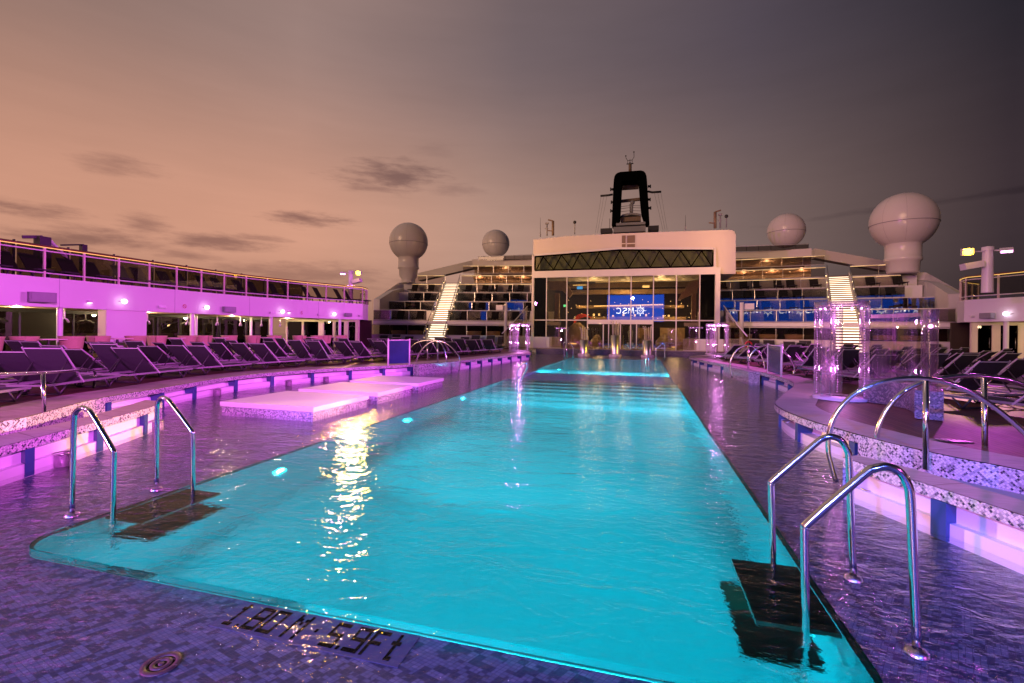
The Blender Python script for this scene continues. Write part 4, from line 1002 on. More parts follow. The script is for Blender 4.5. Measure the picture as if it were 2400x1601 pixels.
# ================================================================ GLASS HALL
YH = 37.0
def hx(u, v=700): return VY(u, v, YH).x
def hz(u, v): return VY(u, v, YH).z
xl, xr = VY(1247,660,YH).x, VY(1688,650,YH).x
zt, zb = 6.02, 6.5
hall = empty('glass_hall', ((xl+xr)/2,YH,ZD), 'tall glass fronted hall with white portal frame at the far end of the pool', 'hall')
mx = [VY(*zr(1220,620,480,x,640),YH).x for x in (150,293,527,767,1012,1265,1522,1787,2055,2230)]
MB().box(xl,YH-.1,ZD,mx[0],YH+.4,zb).build('portal_post', M['white'], hall); MB().box(mx[-1],YH-.1,ZD,xr,YH+.4,zb).build('portal_post', M['white'], hall)
MB().box(mx[0],YH-.1,zt-.02,mx[-1],YH+.4,zb).build('portal_beam', M['white'], hall)
zm = hz(1430,751)
for i in range(9):
    a, b = mx[i], mx[i+1]
    mt = M['glass_hall']
    if i in (0,8): mt = M['glass_window']
    MB().box(a+.03,YH+.08,zm+.05,b-.03,YH+.1,zt-.02).build('pane', mt, hall)
    if not (3 <= i <= 5): MB().box(a+.03,YH+.08,ZD+.03,b-.03,YH+.1,zm-.03).build('pane', mt, hall)
for x in mx[1:-1]: MB().box(x-.035,YH+.03,ZD,x+.035,YH+.16,zt-.02).build('mullion', M['alu'], hall)
for a, b in ((0,3),(6,9)): MB().box(mx[a],YH+.02,zm-.03,mx[b],YH+.17,zm+.05).build('transom', M['alu'], hall)
MB().box(mx[3],YH-.12,zm-.28,mx[6],YH+.3,zm+.05).build('door_header', M['white'], hall)
xs_ = [VY(*zr(1220,620,480,x,800),YH).x for x in (770,950,1147,1333,1515)]
for a, b in zip(xs_, xs_[1:]):
    d = MB().box(a+.04,YH+.1,ZD+.04,b-.04,YH+.13,zm-.3).build('sliding_door', M['glass_hall'], hall)
    MB().box(b-.05,YH+.06,ZD+.02,b+.03,YH+.16,zm-.29).build('frame', M['alu'], d)
# clerestory with dark trusses
T = lambda x, y: VY(*zr(1200,350,500,x,y),YH-.02)
outl = [T(255,1185),T(1190,1110),T(2215,1115),T(2212,1288),T(255,1335)]
MB().extrude([p+Vector((0,.08,0)) for p in outl], (0,.02,0)).build('clerestory_glass', M['clere'], hall)
mb = MB()
for a, b in zip(outl, outl[1:]+outl[:1]): mb.bar(a, b, .1, .1)
zz = [(270,1325),(345,1185),(460,1325),(545,1165),(660,1318),(750,1148),(868,1312),(965,1135),(1085,1310),(1188,1118),(1285,1305),(1400,1118),(1525,1300),(1625,1120),(1745,1297),(1860,1120),(1975,1290),(2090,1120),(2200,1285)]
for a, b in zip(zz, zz[1:]): mb.bar(T(*a), T(*b), .07, .07)
mb.build('truss_frame', M['black'], hall)
fr = [T(232,1165),T(1190,1090),T(2235,1092),T(2235,1308),T(232,1355)]
mb = MB()
for a, b in zip(fr, fr[1:]+fr[:1]): mb.bar(a+Vector((0,.05,0)), b+Vector((0,.05,0)), .12, .16)
mb.build('clerestory_frame', M['white'], hall)
MB().extrude([T(228,1355)+Vector((0,.1,0)),T(2240,1310)+Vector((0,.1,0)),T(2240,1345)+Vector((0,.1,0)),T(228,1390)+Vector((0,.1,0))], (0,.3,0)).build('lintel', M['white'], hall)
# casing above: one tall pale block with rounded right end
K = [T(222,985),T(600,945),T(1200,915),T(1700,897),T(2351,875)]
kr = VY(1718,536,YH); kr2 = VY(1727,548,YH); base_r = VY(1727,640,YH)
pts = [T(222,1380)] + K + [kr, VY(1724,540,YH), kr2, base_r]
MB().extrude([p+Vector((0,.42,0)) for p in pts], (0,5,0)).build('casing', M['peach_wall'], hall)
for x0,x1,y0,y1 in ((1208,1250,938,1024),(1266,1355,936,1022),(1208,1250,1034,1092),(1266,1355,1032,1092)):
    a, b = T(x0,y1), T(x1,y0); MB().box(a.x,YH+.36,a.z,b.x,YH+.41,b.z).build('louvre', M['louvre'], hall)
# inside the hall
M['beam'] = plain('hall_beam', (.42,.42,.3), .5)
inn = empty('hall_interior', ((xl+xr)/2,YH+6,ZD), 'warmly lit interior of the glass hall with balcony and bar', 'interior')
x0, x1 = mx[0], mx[-1]
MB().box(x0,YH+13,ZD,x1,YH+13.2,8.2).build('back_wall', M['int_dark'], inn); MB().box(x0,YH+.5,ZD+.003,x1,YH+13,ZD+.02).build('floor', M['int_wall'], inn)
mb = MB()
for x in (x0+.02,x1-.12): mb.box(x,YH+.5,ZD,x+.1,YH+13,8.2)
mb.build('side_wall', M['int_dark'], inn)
mb = MB()
for i in range(12):
    y = YH+1+i; mb.box(x0,y,6.55+.02*i,x1,y+.2,6.8+.02*i)
mb.build('roof_beam_grille', M['grey'], inn)
for i in range(9):
    xa = x0+.6+i*(x1-x0-1.2)/8; MB().bar((xa,YH+1.5,6.5),(xa+(.9 if i < 4 else -.9),YH+3.5,8.0),.12,.18).build('roof_strut', M['beam'], inn)
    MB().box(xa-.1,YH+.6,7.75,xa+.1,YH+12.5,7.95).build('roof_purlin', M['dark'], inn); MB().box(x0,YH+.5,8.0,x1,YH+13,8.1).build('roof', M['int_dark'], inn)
I8 = lambda x, y, d: VY(*zr(1220,620,480,x,y),YH+d)
def ibox(nm, mt, x0_, y0_, x1_, y1_, d, dep=.1):
    a, b = I8(x0_,y1_,d), I8(x1_,y0_,d); return MB().box(a.x,YH+d,a.z,b.x,YH+d+dep,b.z).build(nm, mt, inn)
ibox('gallery_front', M['int_wall'], 560,275,2030,345,9,.4); ibox('gallery_back', M['int_wall'], 560,195,2030,275,11,.1)
ibox('warm_cove', M['warm_soft'], 860,190,1520,204,10.5); ibox('warm_cove', M['warm_soft'], 600,232,760,240,10.5)
ibox('warm_cove', M['warm_soft'], 1400,240,1480,265,8.7); ibox('wall_screen', M['blue_tv'], 648,250,712,283,8.6); ibox('exit_sign', M['green_sign'], 492,460,520,486,7)
mb = MB()
a, b = I8(850,478,7), I8(1630,460,7)
for i in range(46): mb.obox(a+(b-a)*(i/45), (.055,0,0), (0,.02,0), (0,0,.05))
mb.build('string_light', M['warm_soft'], inn)
ibox('bar_ceiling', M['int_wall'], 640,465,1880,496,8.2,2)
for k, (x, y) in enumerate(((1180,575),(1310,580),(1440,578),(1060,590),(840,575),(900,572),(1640,590),(1700,588))): ibox('back_bar_lamp', M['warm_soft'], x-9,y-9,x+12,y+16,9.5)
ibox('bar_front', M['int_wall'], 800,600,1900,640,9,.3)
for x in (415,1990): ibox('column', M['int_wall'], x-28,330,x+28,960,2.5,.5)
for x in (400,425,500): ibox('statue_niche', M['warm_soft'] if x == 9 else M['cream'], x,720,x+22,905,4,.3)
ibox('lit_panel', M['int_wall'], 1600,728,1885,925,7); ibox('lit_panel', M['int_wall'], 1345,728,1500,850,8)
for a_, b_, y_, lab in ((1545,1780,5,'big round backed lounge sofa right of the sliding doors'),(1355,1520,5.5,'low lounge sofa behind the right sliding door'),(800,940,5,'lounge sofa behind the left sliding door')):
    a, b = I8(a_,905,y_), I8(b_,800,y_); rt = empty('lounge_sofa', ((a.x+b.x)/2,YH+y_,ZD), lab, 'sofa')
    mb = MB(); nn_ = 14
    mb.strip([Vector((a.x+(b.x-a.x)*i/nn_, YH+y_+.9*math.sin(PI*i/nn_), ZD+.1)) for i in range(nn_+1)], [Vector((a.x+(b.x-a.x)*i/nn_, YH+y_+.9*math.sin(PI*i/nn_)+.1, ZD+.5+(b.z-ZD-.5)*math.sin(PI*i/nn_))) for i in range(nn_+1)], True); mb.build('backrest', M['louvre'], rt)
    MB().box(a.x,YH+y_-.2,ZD+.05,b.x,YH+y_+.3,ZD+.42).build('seat', M['louvre'], rt)
ibox('step_light', M['warm_soft'], 1735,944,1790,952,2); ibox('step_light', M['warm_soft'], 550,905,640,912,3); ibox('low_step', M['int_wall'], 1795,925,1995,972,2.2,.8); ibox('low_step', M['int_wall'], 395,920,500,945,3,.6)
def gusset(xs, sg):
    P = [I8(x,y,3) for x,y in xs]; MB().extrude(P, (0,.3,0)).build('perforated_bracket', M['int_wall'], inn)
gusset([(310,190),(520,190),(600,330),(560,380),(480,300),(330,290)], 1); gusset([(2050,170),(1950,190),(1850,330),(1800,420),(1960,350),(2050,260)], -1)
mb = MB(); rw = [I8(x,y,4) for x,y in ((610,690),(625,620),(660,580),(710,568),(765,580))]
for q in range(5): mb.tube(soft([p+Vector((.1*q*(i/4)-.12*q*0,0,-.06*q)) for i, p in enumerate(rw)],3), .011, 6)
mb.build('neon_wire', M['red_neon'], inn)
c = I8(650,800,4); MB().lathe([(.9,ZD),(1.0,1.2),(.7,2.1),(.25,2.5)], (c.x,YH+4,0), 22).build('shell', M['wicker'], (lambda e: e)(empty('wicker_pod', (c.x,YH+4,ZD), 'woven wicker dome pod standing inside the hall left of the doors', 'pod')))
c = I8(1262,800,5); mb = MB(); mb.lathe([(.3,ZD),(.3,.8),(.12,.85),(.2,1.4),(.24,1.75),(.1,1.95),(.13,2.1),(.08,2.25)], (c.x,YH+5,0), 16); mb.build('figure', M['grey'], empty('statue', (c.x,YH+5,ZD), 'grey statue on a round pedestal behind the hall doors', 'statue'))
for x, y, z, p in ((-4,YH+4,5.4,220),(1.5,YH+4,5.4,220),(-1.5,YH+8,5.0,280),(-5.5,YH+8,3.6,160),(3.2,YH+8,3.6,160),(-3.5,YH+5,2.0,120),(2.6,YH+5,2.0,120),(-1.5,YH+6,7.2,130),(-5.5,YH+5,7.2,90),(2.5,YH+5,7.2,90)):
    lamp('POINT', 'hall_light', (x,y,z), (1.0,.68,.34), p*.6, shadow_soft_size=.15)
random.seed(5); mb = MB()
for q in range(44):
    c = I8(random.uniform(540,2040), random.uniform(400,620), random.uniform(5,10)); mb.ball(c, .022, 6, 4)
mb.build('fairy_light', M['warm_dot'], inn)

# ================================================================ FUNNEL ARCH AND AERIALS
YA = 54.0
A5 = lambda x, y, d=0: VY(*zr(1380,340,200,x,y,1425),YA+d)
ar = empty('mast_arch', A5(690,1450), 'tall black rounded mast arch standing behind the hall roof', 'mast')
outer = [(390,1370),(405,1000),(418,720),(425,620),(436,565),(455,532),(485,508),(535,492),(700,480),(870,468),(918,482),(948,515),(963,560),(970,620),(985,850),(1000,1120),(1012,1345)]
inner = [(450,1365),(522,1250),(540,900),(552,690),(555,652),(557,642),(561,637),(570,634),(690,627),(805,622),(818,623),(826,628),(830,640),(834,680),(852,900),(876,1150),(948,1345)]
mb = MB(); n = len(outer); D0, D1 = -.9, .9
O0 = [A5(*p,0)+Vector((0,D0,0)) for p in outer]; I0 = [A5(*p,0)+Vector((0,D0,0)) for p in inner]
O1 = [p+Vector((0,1.8,0)) for p in O0]; I1 = [p+Vector((0,1.8,0)) for p in I0]
for i in range(n-1):
    mb.face([O0[i],I0[i],I0[i+1],O0[i+1]]); mb.face([O1[i],O1[i+1],I1[i+1],I1[i]]); mb.face([O0[i],O0[i+1],O1[i+1],O1[i]]); mb.face([I0[i],I1[i],I1[i+1],I0[i+1]])
mb.build('arch', M['black'], ar)
def fbox(nm, mt, x0_, y0_, x1_, y1_, d, dep=.8):
    a, b = A5(x0_,y1_,d), A5(x1_,y0_,d); return MB().box(a.x,YA+d,a.z,b.x,YA+d+dep,b.z).build(nm, mt, ar)
fbox('base_house', M['grey'], 410,1345,950,1460,-2.5,5); fbox('upper_house', M['grey'], 455,1280,945,1345,-2,4)
fbox('side_locker', M['dark'], 195,1385,385,1470,-1.5,2); fbox('side_locker', M['dark'], 990,1340,1170,1430,-1.5,2)
fbox('roof_lining', M['louvre'], 556,636,832,745,1.0,.3)
MB().bar(A5(540,940,1), A5(850,905,1), .3, .3).build('cross_beam', M['louvre'], ar)
mb = MB(); pf = [A5(x,y,0) for x,y in ((525,1190),(560,1160),(640,1140),(720,1130),(800,1135),(870,1150),(870,1180),(720,1160),(560,1190))]; mb.extrude(pf, (0,1.2,0)); mb.build('platform', M['grey'], ar)
fbox('machinery', M['louvre'], 530,1190,870,1280,0,1)
for y in (1010,1045,1095): MB().tube([A5(535,y+20,.3),A5(690,y,.3),A5(865,y+5,.3)], .025, 5).build('guard_rail', M['grey'], ar)
MB().tube([A5(720,1130),A5(725,985)], .12, 8).build('radar_post', M['grey'], ar); MB().ball(A5(730,960), .25, 10, 8).build('radar_head', M['grey'], ar); MB().tube([A5(693,1130),A5(690,985)], .07, 6).build('short_post', M['grey'], ar)
MB().tube([A5(690,470),A5(690,320)], .17, 10).build('top_post', M['louvre'], ar); MB().tube([A5(630,318),A5(745,308)], .06, 8).build('top_yard', M['dark'], ar)
for pts in ([(650,305),(650,262),(620,215),(618,180)],[(722,300),(725,250),(755,200),(753,118)],[(650,262),(725,250)],[(687,300),(687,235)]): MB().tube([A5(*p) for p in pts], .03, 5).build('aerial', M['dark'], ar)
for x, y in ((618,182),(753,116),(687,292)): MB().ball(A5(x,y), .08, 8, 6).build('aerial_tip', M['dark'], ar)
for pts in ([(195,850),(330,838),(400,825)],[(1210,780),(1060,790),(985,775)]): MB().tube([A5(*p) for p in pts], .12, 6).build('yard_arm', M['dark'], ar)
for x, y, k in ((365,740,1),(375,955,1),(365,1100,1),(1030,690,-1),(1025,910,-1),(1035,1052,-1)):
    MB().tube([A5(x,y),A5(x+k*45,y)], .1, 6, .16).build('horn', M['dark'], ar); MB().tube([A5(x,y-28),A5(x,y+28)], .06, 6).build('horn_mount', M['dark'], ar)
for a, b in (((205,870),(110,1470)),((250,865),(145,1468)),((300,860),(185,1465)),((1205,800),(1310,1420)),((1150,800),(1275,1425)),((1095,800),(1240,1428))): MB().tube([A5(*a),A5(*b)], .012, 4).build('stay_wire', M['grey'], ar)
mb = MB(); MB().tube([A5(348,1470),A5(350,1230)], .04, 5).build('lamp_post', M['grey'], ar)

def aerial(u, v0, v1, label, kind):
    y = 39.5; b, t = VY(u, v1, y), VY(u, v0, y); rt = empty('aerial', b, label, 'aerial'); h = t.z-b.z
    if kind == 'whip': MB().tube([b, t], .025, 5, .008).build('whip', M['dark'], rt); MB().lathe([(.05,0),(.05,.3)], b, 8).build('base', M['grey'], rt)
    if kind == 'dome': MB().tube([b, t], .04, 6).build('post', M['grey'], rt); MB().ball(t, .14, 10, 8).build('dome', M['dark'], rt)
    if kind == 'pole':
        MB().tube([b, t], .06, 8).build('post', M['grey'], rt); MB().box(t.x-.15,y-.06,t.z-.1,t.x+.15,y+.06,t.z+.04).build('head', M['grey'], rt); MB().box(t.x-.18,y-.04,b.z+h*.55,t.x+.12,y+.04,b.z+h*.6).build('spreader', M['grey'], rt)
    if kind == 'boom':
        MB().tube([b, t], .11, 8).build('post', M['louvre'], rt); MB().bar(t, t+Vector((-.42 if u < 1500 else .42,0,.12)), .1, .1).build('boom', M['louvre'], rt); MB().bar(Vector((t.x,y,b.z+h*.3)), Vector((t.x-.45,y,b.z+h*.36)), .08, .08).build('lower_boom', M['louvre'], rt)
aerial(1266.4,510,555,'thin whip aerial at the left end of the hall roof','whip'); aerial(1282,523,553,'pole aerial with a box head on the left hall roof','pole')
aerial(1296,518,552,'thick post with a boom on the left hall roof','boom'); aerial(1347,521,549,'lone dark dome on a thin post on the hall roof','dome')
aerial(1606.5,504,539,'whip aerial right of the mast arch','whip'); aerial(1676,497,535,'thick post with a boom on the right hall roof','boom')
aerial(1688,502,535,'pole aerial beside the boom post on the right hall roof','pole'); aerial(1702.5,507,534,'small dome on a post at the right end of the hall roof','dome')

# ================================================================ RADOMES
M['seam'] = plain('radome_seam', (.5,.47,.46), .4)
def radome(c, r, neck, zb, label):
    rt = empty('radome', (c.x,c.y,zb), label, 'radome')
    MB().ball(c, r, 40, 24).build('dome', M['radome'], rt)
    MB().lathe([(r*.96,-.02),(r*1.006,-.02),(r*1.006,.02),(r*.96,.02)], c-Vector((0,0,r*.12)), 40).build('seam', M['grey'], rt)
    mb = MB()
    for k in range(9):
        a = 2*PI*k/9+.2; mb.tube([c+Vector((r*1.001*math.cos(a)*math.cos(t),r*1.001*math.sin(a)*math.cos(t),r*1.001*math.sin(t))) for t in [math.radians(-50+10*q) for q in range(14)]], .009, 4)
    mb.build('panel_seam_groove', M['seam'], rt)
    if neck:
        n0 = c.z-r*.86
        MB().lathe([(r*.62,n0+.25),(r*.53,n0),(r*.53,n0-r*.45),(r*.55,n0-r*.46),(r*.55,n0-r*.56),(r*.49,n0-r*.6),(r*.47,n0-r*.95),(r*.36,n0-r*1.1),(r*.36,zb)], (c.x,c.y,0), 32).build('neck', M['radome'], rt)
    return rt
radome(VY(958,567,46), 2.05, True, 6.8, 'large pale radome on a stepped neck above the left terrace')
radome(VY(2117,519,45.9), 2.3, True, 6.8, 'largest pale radome on a stepped neck above the right terrace')
radome(VY(1162,571,55), 1.68, False, 9.8, 'small pale radome on the deck left of the hall casing')
radome(VY(1842.6,541,55), 1.78, False, 9.8, 'small pale radome on the deck right of the hall casing')
for u0, u1, v0, v1, y, lab in ((1121,1250,598,612,50,'dark glass rail round the small left radome deck'),(1722,1895,573,590,50,'dark glass rail round the small right radome deck')):
    a, b = VY(u0,v1,y), VY(u1,v0,y); rt = empty('deck_rail', ((a.x+b.x)/2,y,a.z), lab, 'railing')
    MB().box(a.x,y,a.z,b.x,y+.03,b.z).build('glass_panel', M['glass_upper'], rt); MB().tube([(a.x,y,b.z+.05),(b.x,y,b.z+.05)], .03, 6).build('top_rail', M['alu'], rt)
    for i in range(7): x = a.x+(b.x-a.x)*i/6; MB().tube([(x,y+.02,a.z),(x,y+.02,b.z+.05)], .02, 5).build('post', M['dark'], rt)
    MB().box(a.x,y+.3,a.z-.6,b.x,y+8,a.z).build('deck_plate', M['peach_wall'], rt)
    MB().box(a.x+.4,y+2.5,a.z,b.x-.4,y+2.7,b.z-.1).build('dark_locker', M['dark'], rt)

# ================================================================ SCREEN AT THE OTHER END, seen mirrored in the glass
YS = -30.0
scr = empty('led_screen', (-1.4,YS,4.2), 'huge blue LED screen with white compass star and MSC lettering facing the hall', 'screen')
sx0, sx1, sz0, sz1 = -7.3, 4.5, 4.2, 9.9
MB().box(sx0,YS-.3,sz0,sx1,YS,sz1).build('display', M['screen_blue'], scr)
mb = MB(); cc = Vector((-.31,YS+.02,6.49))
for k in range(16):
    a = 2*PI*k/16; L_ = 1.15 if k % 2 == 0 else .85; L_ *= 1.15 if k % 4 == 0 else 1
    d = Vector((math.cos(a),0,math.sin(a))); s_ = Vector((-d.z,0,d.x)); mb.face([cc+d*.62-s_*.13, cc+d*L_, cc+d*.62+s_*.13])
def ring(mb, c, r0, r1, n=28, a0=0, a1=2*PI):
    for k in range(n):
        a, b = a0+(a1-a0)*k/n, a0+(a1-a0)*(k+1)/n
        mb.face([c+Vector((r*math.cos(t),0,r*math.sin(t))) for r, t in ((r0,a),(r1,a),(r1,b),(r0,b))])
ring(mb, cc, .5, .58)
ring(mb, cc+Vector((.05,0,.05)), .2, .27, 20, .3, 5.6); mb.face([cc+Vector((x,0,z)) for x, z in ((-.3,-.1),(.3,-.02),(.3,.06),(-.3,-.02))])
mb.build('compass_star_logo', M['screen_white'], scr)
def stroke(mb, pts, w=.16):
    for a, b in zip(pts, pts[1:]): 
        a, b = Vector((a[0],YS+.021,a[1])), Vector((b[0],YS+.021,b[1])); d = (b-a).normalized(); n_ = Vector((-d.z,0,d.x))*w/2
        mb.face([a-n_-d*w*.2, b-n_+d*w*.2, b+n_+d*w*.2, a+n_-d*w*.2])
# facing the pool the viewer reads it from +Y, so text runs towards -X
mb = MB(); zb_, zt_ = 5.92, 7.06
def TX(x): return -1.66 - x*1.24
stroke(mb, [(TX(0),zb_),(TX(.12),zt_),(TX(.45),zb_+.1),(TX(.78),zt_),(TX(.9),zb_)], .17)
stroke(mb, [(TX(1.85),zt_-.12),(TX(1.6),zt_),(TX(1.3),zt_-.05),(TX(1.2),zt_-.28),(TX(1.35),zt_-.47),(TX(1.75),zb_+.45),(TX(1.88),zb_+.25),(TX(1.75),zb_+.04),(TX(1.45),zb_),(TX(1.18),zb_+.14)], .16)
stroke(mb, [(TX(2.95),zt_-.18),(TX(2.65),zt_),(TX(2.35),zt_-.1),(TX(2.17),zt_-.5),(TX(2.3),zb_+.12),(TX(2.6),zb_),(TX(2.95),zb_+.15)], .16)
mb.build('lettering', M['screen_white'], scr)
MB().box(sx0-.3,YS-.7,sz0-.3,sx1+.3,YS-.31,sz1+.3).build('housing', M['dark'], scr); MB().box(-2.4,YS-.6,ZD-3,-.4,YS-.32,sz0).build('pylon', M['white'], scr)
# ================================================================ SUN LOUNGERS
def lounger(th=46):
    r = empty('sun_lounger', (0,0,0), 'lounger', 'sun lounger'); hz_ = .2; th = math.radians(th); bl_ = .82
    bx, bz = -bl_*math.cos(th), hz_+bl_*math.sin(th)
    mb = MB()
    for s in (-1,1): mb.bar((-.78,s*.31,hz_),(1.02,s*.31,hz_),.024,.04)
    for x in (-.78,1.02): mb.bar((x,-.31,hz_),(x,.31,hz_),.024,.034)
    mb.build('frame', M['frame_grey'], r)
    mb = MB(); mb.face([(0,-.3,hz_+.012),(1.0,-.3,hz_+.012),(1.0,.3,hz_+.012),(0,.3,hz_+.012)])
    mb.build('seat_sling', M['sling'], r)
    mb = MB()
    for s in (-1,1): mb.bar((.03,s*.315,hz_-.02),(bx,s*.315,bz),.018,.026)
    mb.bar((bx*.97,-.315,bz-.02),(bx*.97,.315,bz-.02),.016,.02); mb.build('back_frame', M['back_rail'], r)
    mb = MB(); n = 6; L0 = []; L1 = []
    for i in range(n+1):
        t = i/n; sag = -.03*math.sin(PI*t); x = bx*t; z = hz_-.02+(bz+.02-hz_)*t
        L0.append((x+sag*math.sin(th),-.305,z+sag*math.cos(th))); L1.append((x+sag*math.sin(th),.305,z+sag*math.cos(th)))
    mb.strip(L0, L1, True); mb.build('back_sling', M['sling'], r)
    for x in (-.5,.72):
        mb = MB(); mb.tube([(x-.12,-.3,hz_-.02),(x,-.3,.02),(x+.02,-.28,.012),(x+.02,.28,.012),(x,.3,.02),(x-.12,.3,hz_-.02)], .018, 6)
        mb.tube([(x+.16,-.3,hz_-.02),(x+.02,-.3,.03)], .016, 6); mb.tube([(x+.16,.3,hz_-.02),(x+.02,.3,.03)], .016, 6); mb.build('leg', M['dark'], r)
    mb = MB()
    for s in (-1,1): mb.bar((bx*.62,s*.27,hz_+(bz-hz_)*.6),(-.62,s*.27,hz_+.02),.015,.02)
    mb.bar((bx*.62,-.27,hz_+(bz-hz_)*.6),(bx*.62,.27,hz_+(bz-hz_)*.6),.015,.02)
    mb.build('prop_stay', M['dark'], r)
    return r
protos = [lounger(46), lounger(39), lounger(53)]; used = [False]*3
def put(loc, rz, label, group, s=1.0):
    k = random.choice((0,0,1,2)) if all(used) else used.index(False); p_ = protos[k]
    if not used[k]:
        used[k] = True; p_.location = Vector(loc); p_.rotation_euler = (0,0,rz); p_.scale = (s,s,s); p_['label'] = label; p_['group'] = group; return p_
    return dup(p_, loc, rz, label, group, s)
def far_lounger():
    hz_ = .25; mb = MB(); th = math.radians(60)
    mb.bar((-.1,0,hz_),(1.2,0,hz_),.6,.05); mb.bar((-.08,0,hz_),(-.08-.75*math.cos(th),0,hz_+.75*math.sin(th)),.62,.04)
    for x in (0,1.0):
        for s in (-1,1): mb.bar((x,s*.26,0),(x,s*.26,hz_),.04,.04)
    o = mb.build('sun_lounger', M['sling_far'], org=(0,0,0)); tag(o, 'x', 'sun lounger'); return o
fproto = far_lounger(); fused = [False]
def fput(loc, rz, label, group, s=1.0):
    o = fproto
    if fused[0]: o = fproto.copy(); COL.objects.link(o)
    fused[0] = True; o.location = Vector(loc); o.rotation_euler = (0,0,rz); o.scale = (s,s,s); o['label'] = label; o['group'] = group; return o
def along(P, d0, gaps):                     # points at running distances along a polyline
    out = []; L = 0; want = []; x = d0
    while x < 60: 
        want.append(x); x += gaps[len(want)%2]
    k = 0
    for a, b in zip(P, P[1:]):
        d = (b-a).length
        while k < len(want) and want[k] <= L+d:
            t = (want[k]-L)/d; out.append((a+(b-a)*t, (b-a).normalized())); k += 1
        L += d
    return out
random.seed(11)
def lines(S, sg, nm, spec, ymax, xlim, skip, turn=0.0):
    for li, (off, d0, y0) in enumerate(spec):
        i = 0; P = offs(S, sg*off)
        for p, t in along(P, d0, (2.06, 2.06)):
            if p.y < y0 or p.y > ymax or skip(p, li) or abs(p.x-XC) > xlim(p.y): continue
            lab = f'dark sling lounger left of the pool, {ORD[i]} from near end of the {ORD[li]} line' if sg > 0 else f'dark sling lounger right of the pool, {ORD[i]} from near end of the {ORD[li]} line'
            put((p.x, p.y, ZD), math.atan2(t.y, t.x)+turn+random.uniform(-.05,.05), lab, f'sun loungers on the {nm} deck', 1.0+random.uniform(-.015,.015)); i += 1
lim = lambda y: 18.0 if y < 20 else 16.0
LL = smooth([(-7.4,.5),(-8.2,3.2),(-9.3,5.8),(-10.1,8),(-10.5,11),(-10.1,14),(-9.4,17),(-8.6,20),(-8.1,23),(-7.6,27),(-7.4,29)])
RL = smooth([(4.9,2),(4.6,5),(4.4,8),(4.7,11),(5.0,14),(5.0,17),(4.7,20),(4.2,23),(3.8,27),(3.8,29)])
lines(LL, 1, 'left', [(.95,.3,2.5),(1.68,.5,2.5),(3.0,1.2,3.2),(3.73,1.4,3.2),(5.3,.2,5.0),(6.03,.5,5.5)], 27.6, lim, lambda p, li: False)
lines(RL, -1, 'right', [(.45,1.4,8.6),(1.35,.9,6.8),(2.7,.4,5.2),(3.6,1.9,5.2),(4.95,.3,5.2),(5.85,1.8,5.2),(7.2,.1,7),(8.1,1.5,9),(9.5,.2,10)], 27.0, lim, lambda p, li: (li == 0 and 9.0 < p.y < 12.6), .52)
# loungers standing along the foot of the terraces
for sg in (-1,1):
    nm = 'left' if sg < 0 else 'right'
    for i, h in enumerate([8.2,9.3,10.2,11.4,12.3,16.8,17.8,18.8]):
        q = PT[sg](h,-.7,ZD); th = -PI/2 - sg*ang(h)
        put((q.x,q.y,ZD), th, f'dark lounger at the foot of the {nm} terrace, {ORD[i]} from the glass hall', 'loungers at the foot of the terraces', 1.12)
# rows on the terraces
for sg in (-1,1):
    nm = 'left' if sg < 0 else 'right'; Pt = PT[sg]
    for k in range(1,6):
        if k == 5: continue
        i = 0; h = 7.4-.26*TS[k]
        while h < 19.0:
            if not (ST[0]-.6 < h < ST[1]+.6):
                q = Pt(h, (3.4 if k == 1 else TS[k]+1.0), TZ[k]); th = -PI/2 - sg*(ang(h)*.6)
                fput(q, th, f'small dark lounger on the {ORD[k]} tier of the {nm} terrace, {ORD[i]} from the hall', f'loungers on the {nm} terrace', 1.05); i += 1
            h += .98 if i % 2 else 1.75
    i = 0
    for h in (8.4,10.0,11.6,16.6,18.0):
        q = Pt(h,1.5,TZ[0]); rt = empty('pod_lounger', q, f'round wicker day bed under the {nm} terrace, {ORD[i]} from the hall', 'day bed', 'round day beds under the terraces'); i += 1
        MB().lathe([(.05,TZ[0]),(.55,TZ[0]+.02),(.62,TZ[0]+.4),(.05,TZ[0]+.42)], (q.x,q.y,0), 16).build('base', M['wicker'], rt)
        MB().lathe([(.66,TZ[0]+.3),(.6,TZ[0]+.62),(.35,TZ[0]+.82)], (q.x,q.y,0), 12, .2, PI-.2).build('hood', M['dark'], rt)
# loungers on the upper decks behind the glass railing
i = 0; y = 6.0
while y < 30:
    h = min(HP, key=lambda p: abs(p.y-y)).x+1.0 
    fput((XC-h-.4,y,FT), .25+PI*0, f'dark lounger behind the left upper deck railing, {ORD[i]} from the near end', 'loungers on the left upper deck', 1.15); i += 1; y += .85 if i % 2 else 1.25
i = 0
for y in (21.5,22.6,23.8,26.0,27.0):
    h = min(HP, key=lambda p: abs(p.y-y)).x+1.1
    fput((XC+h+.4,y,FT), PI-.2, f'dark lounger behind the right upper deck railing, {ORD[i]} from the near end', 'loungers on the right upper deck', 1.1); i += 1

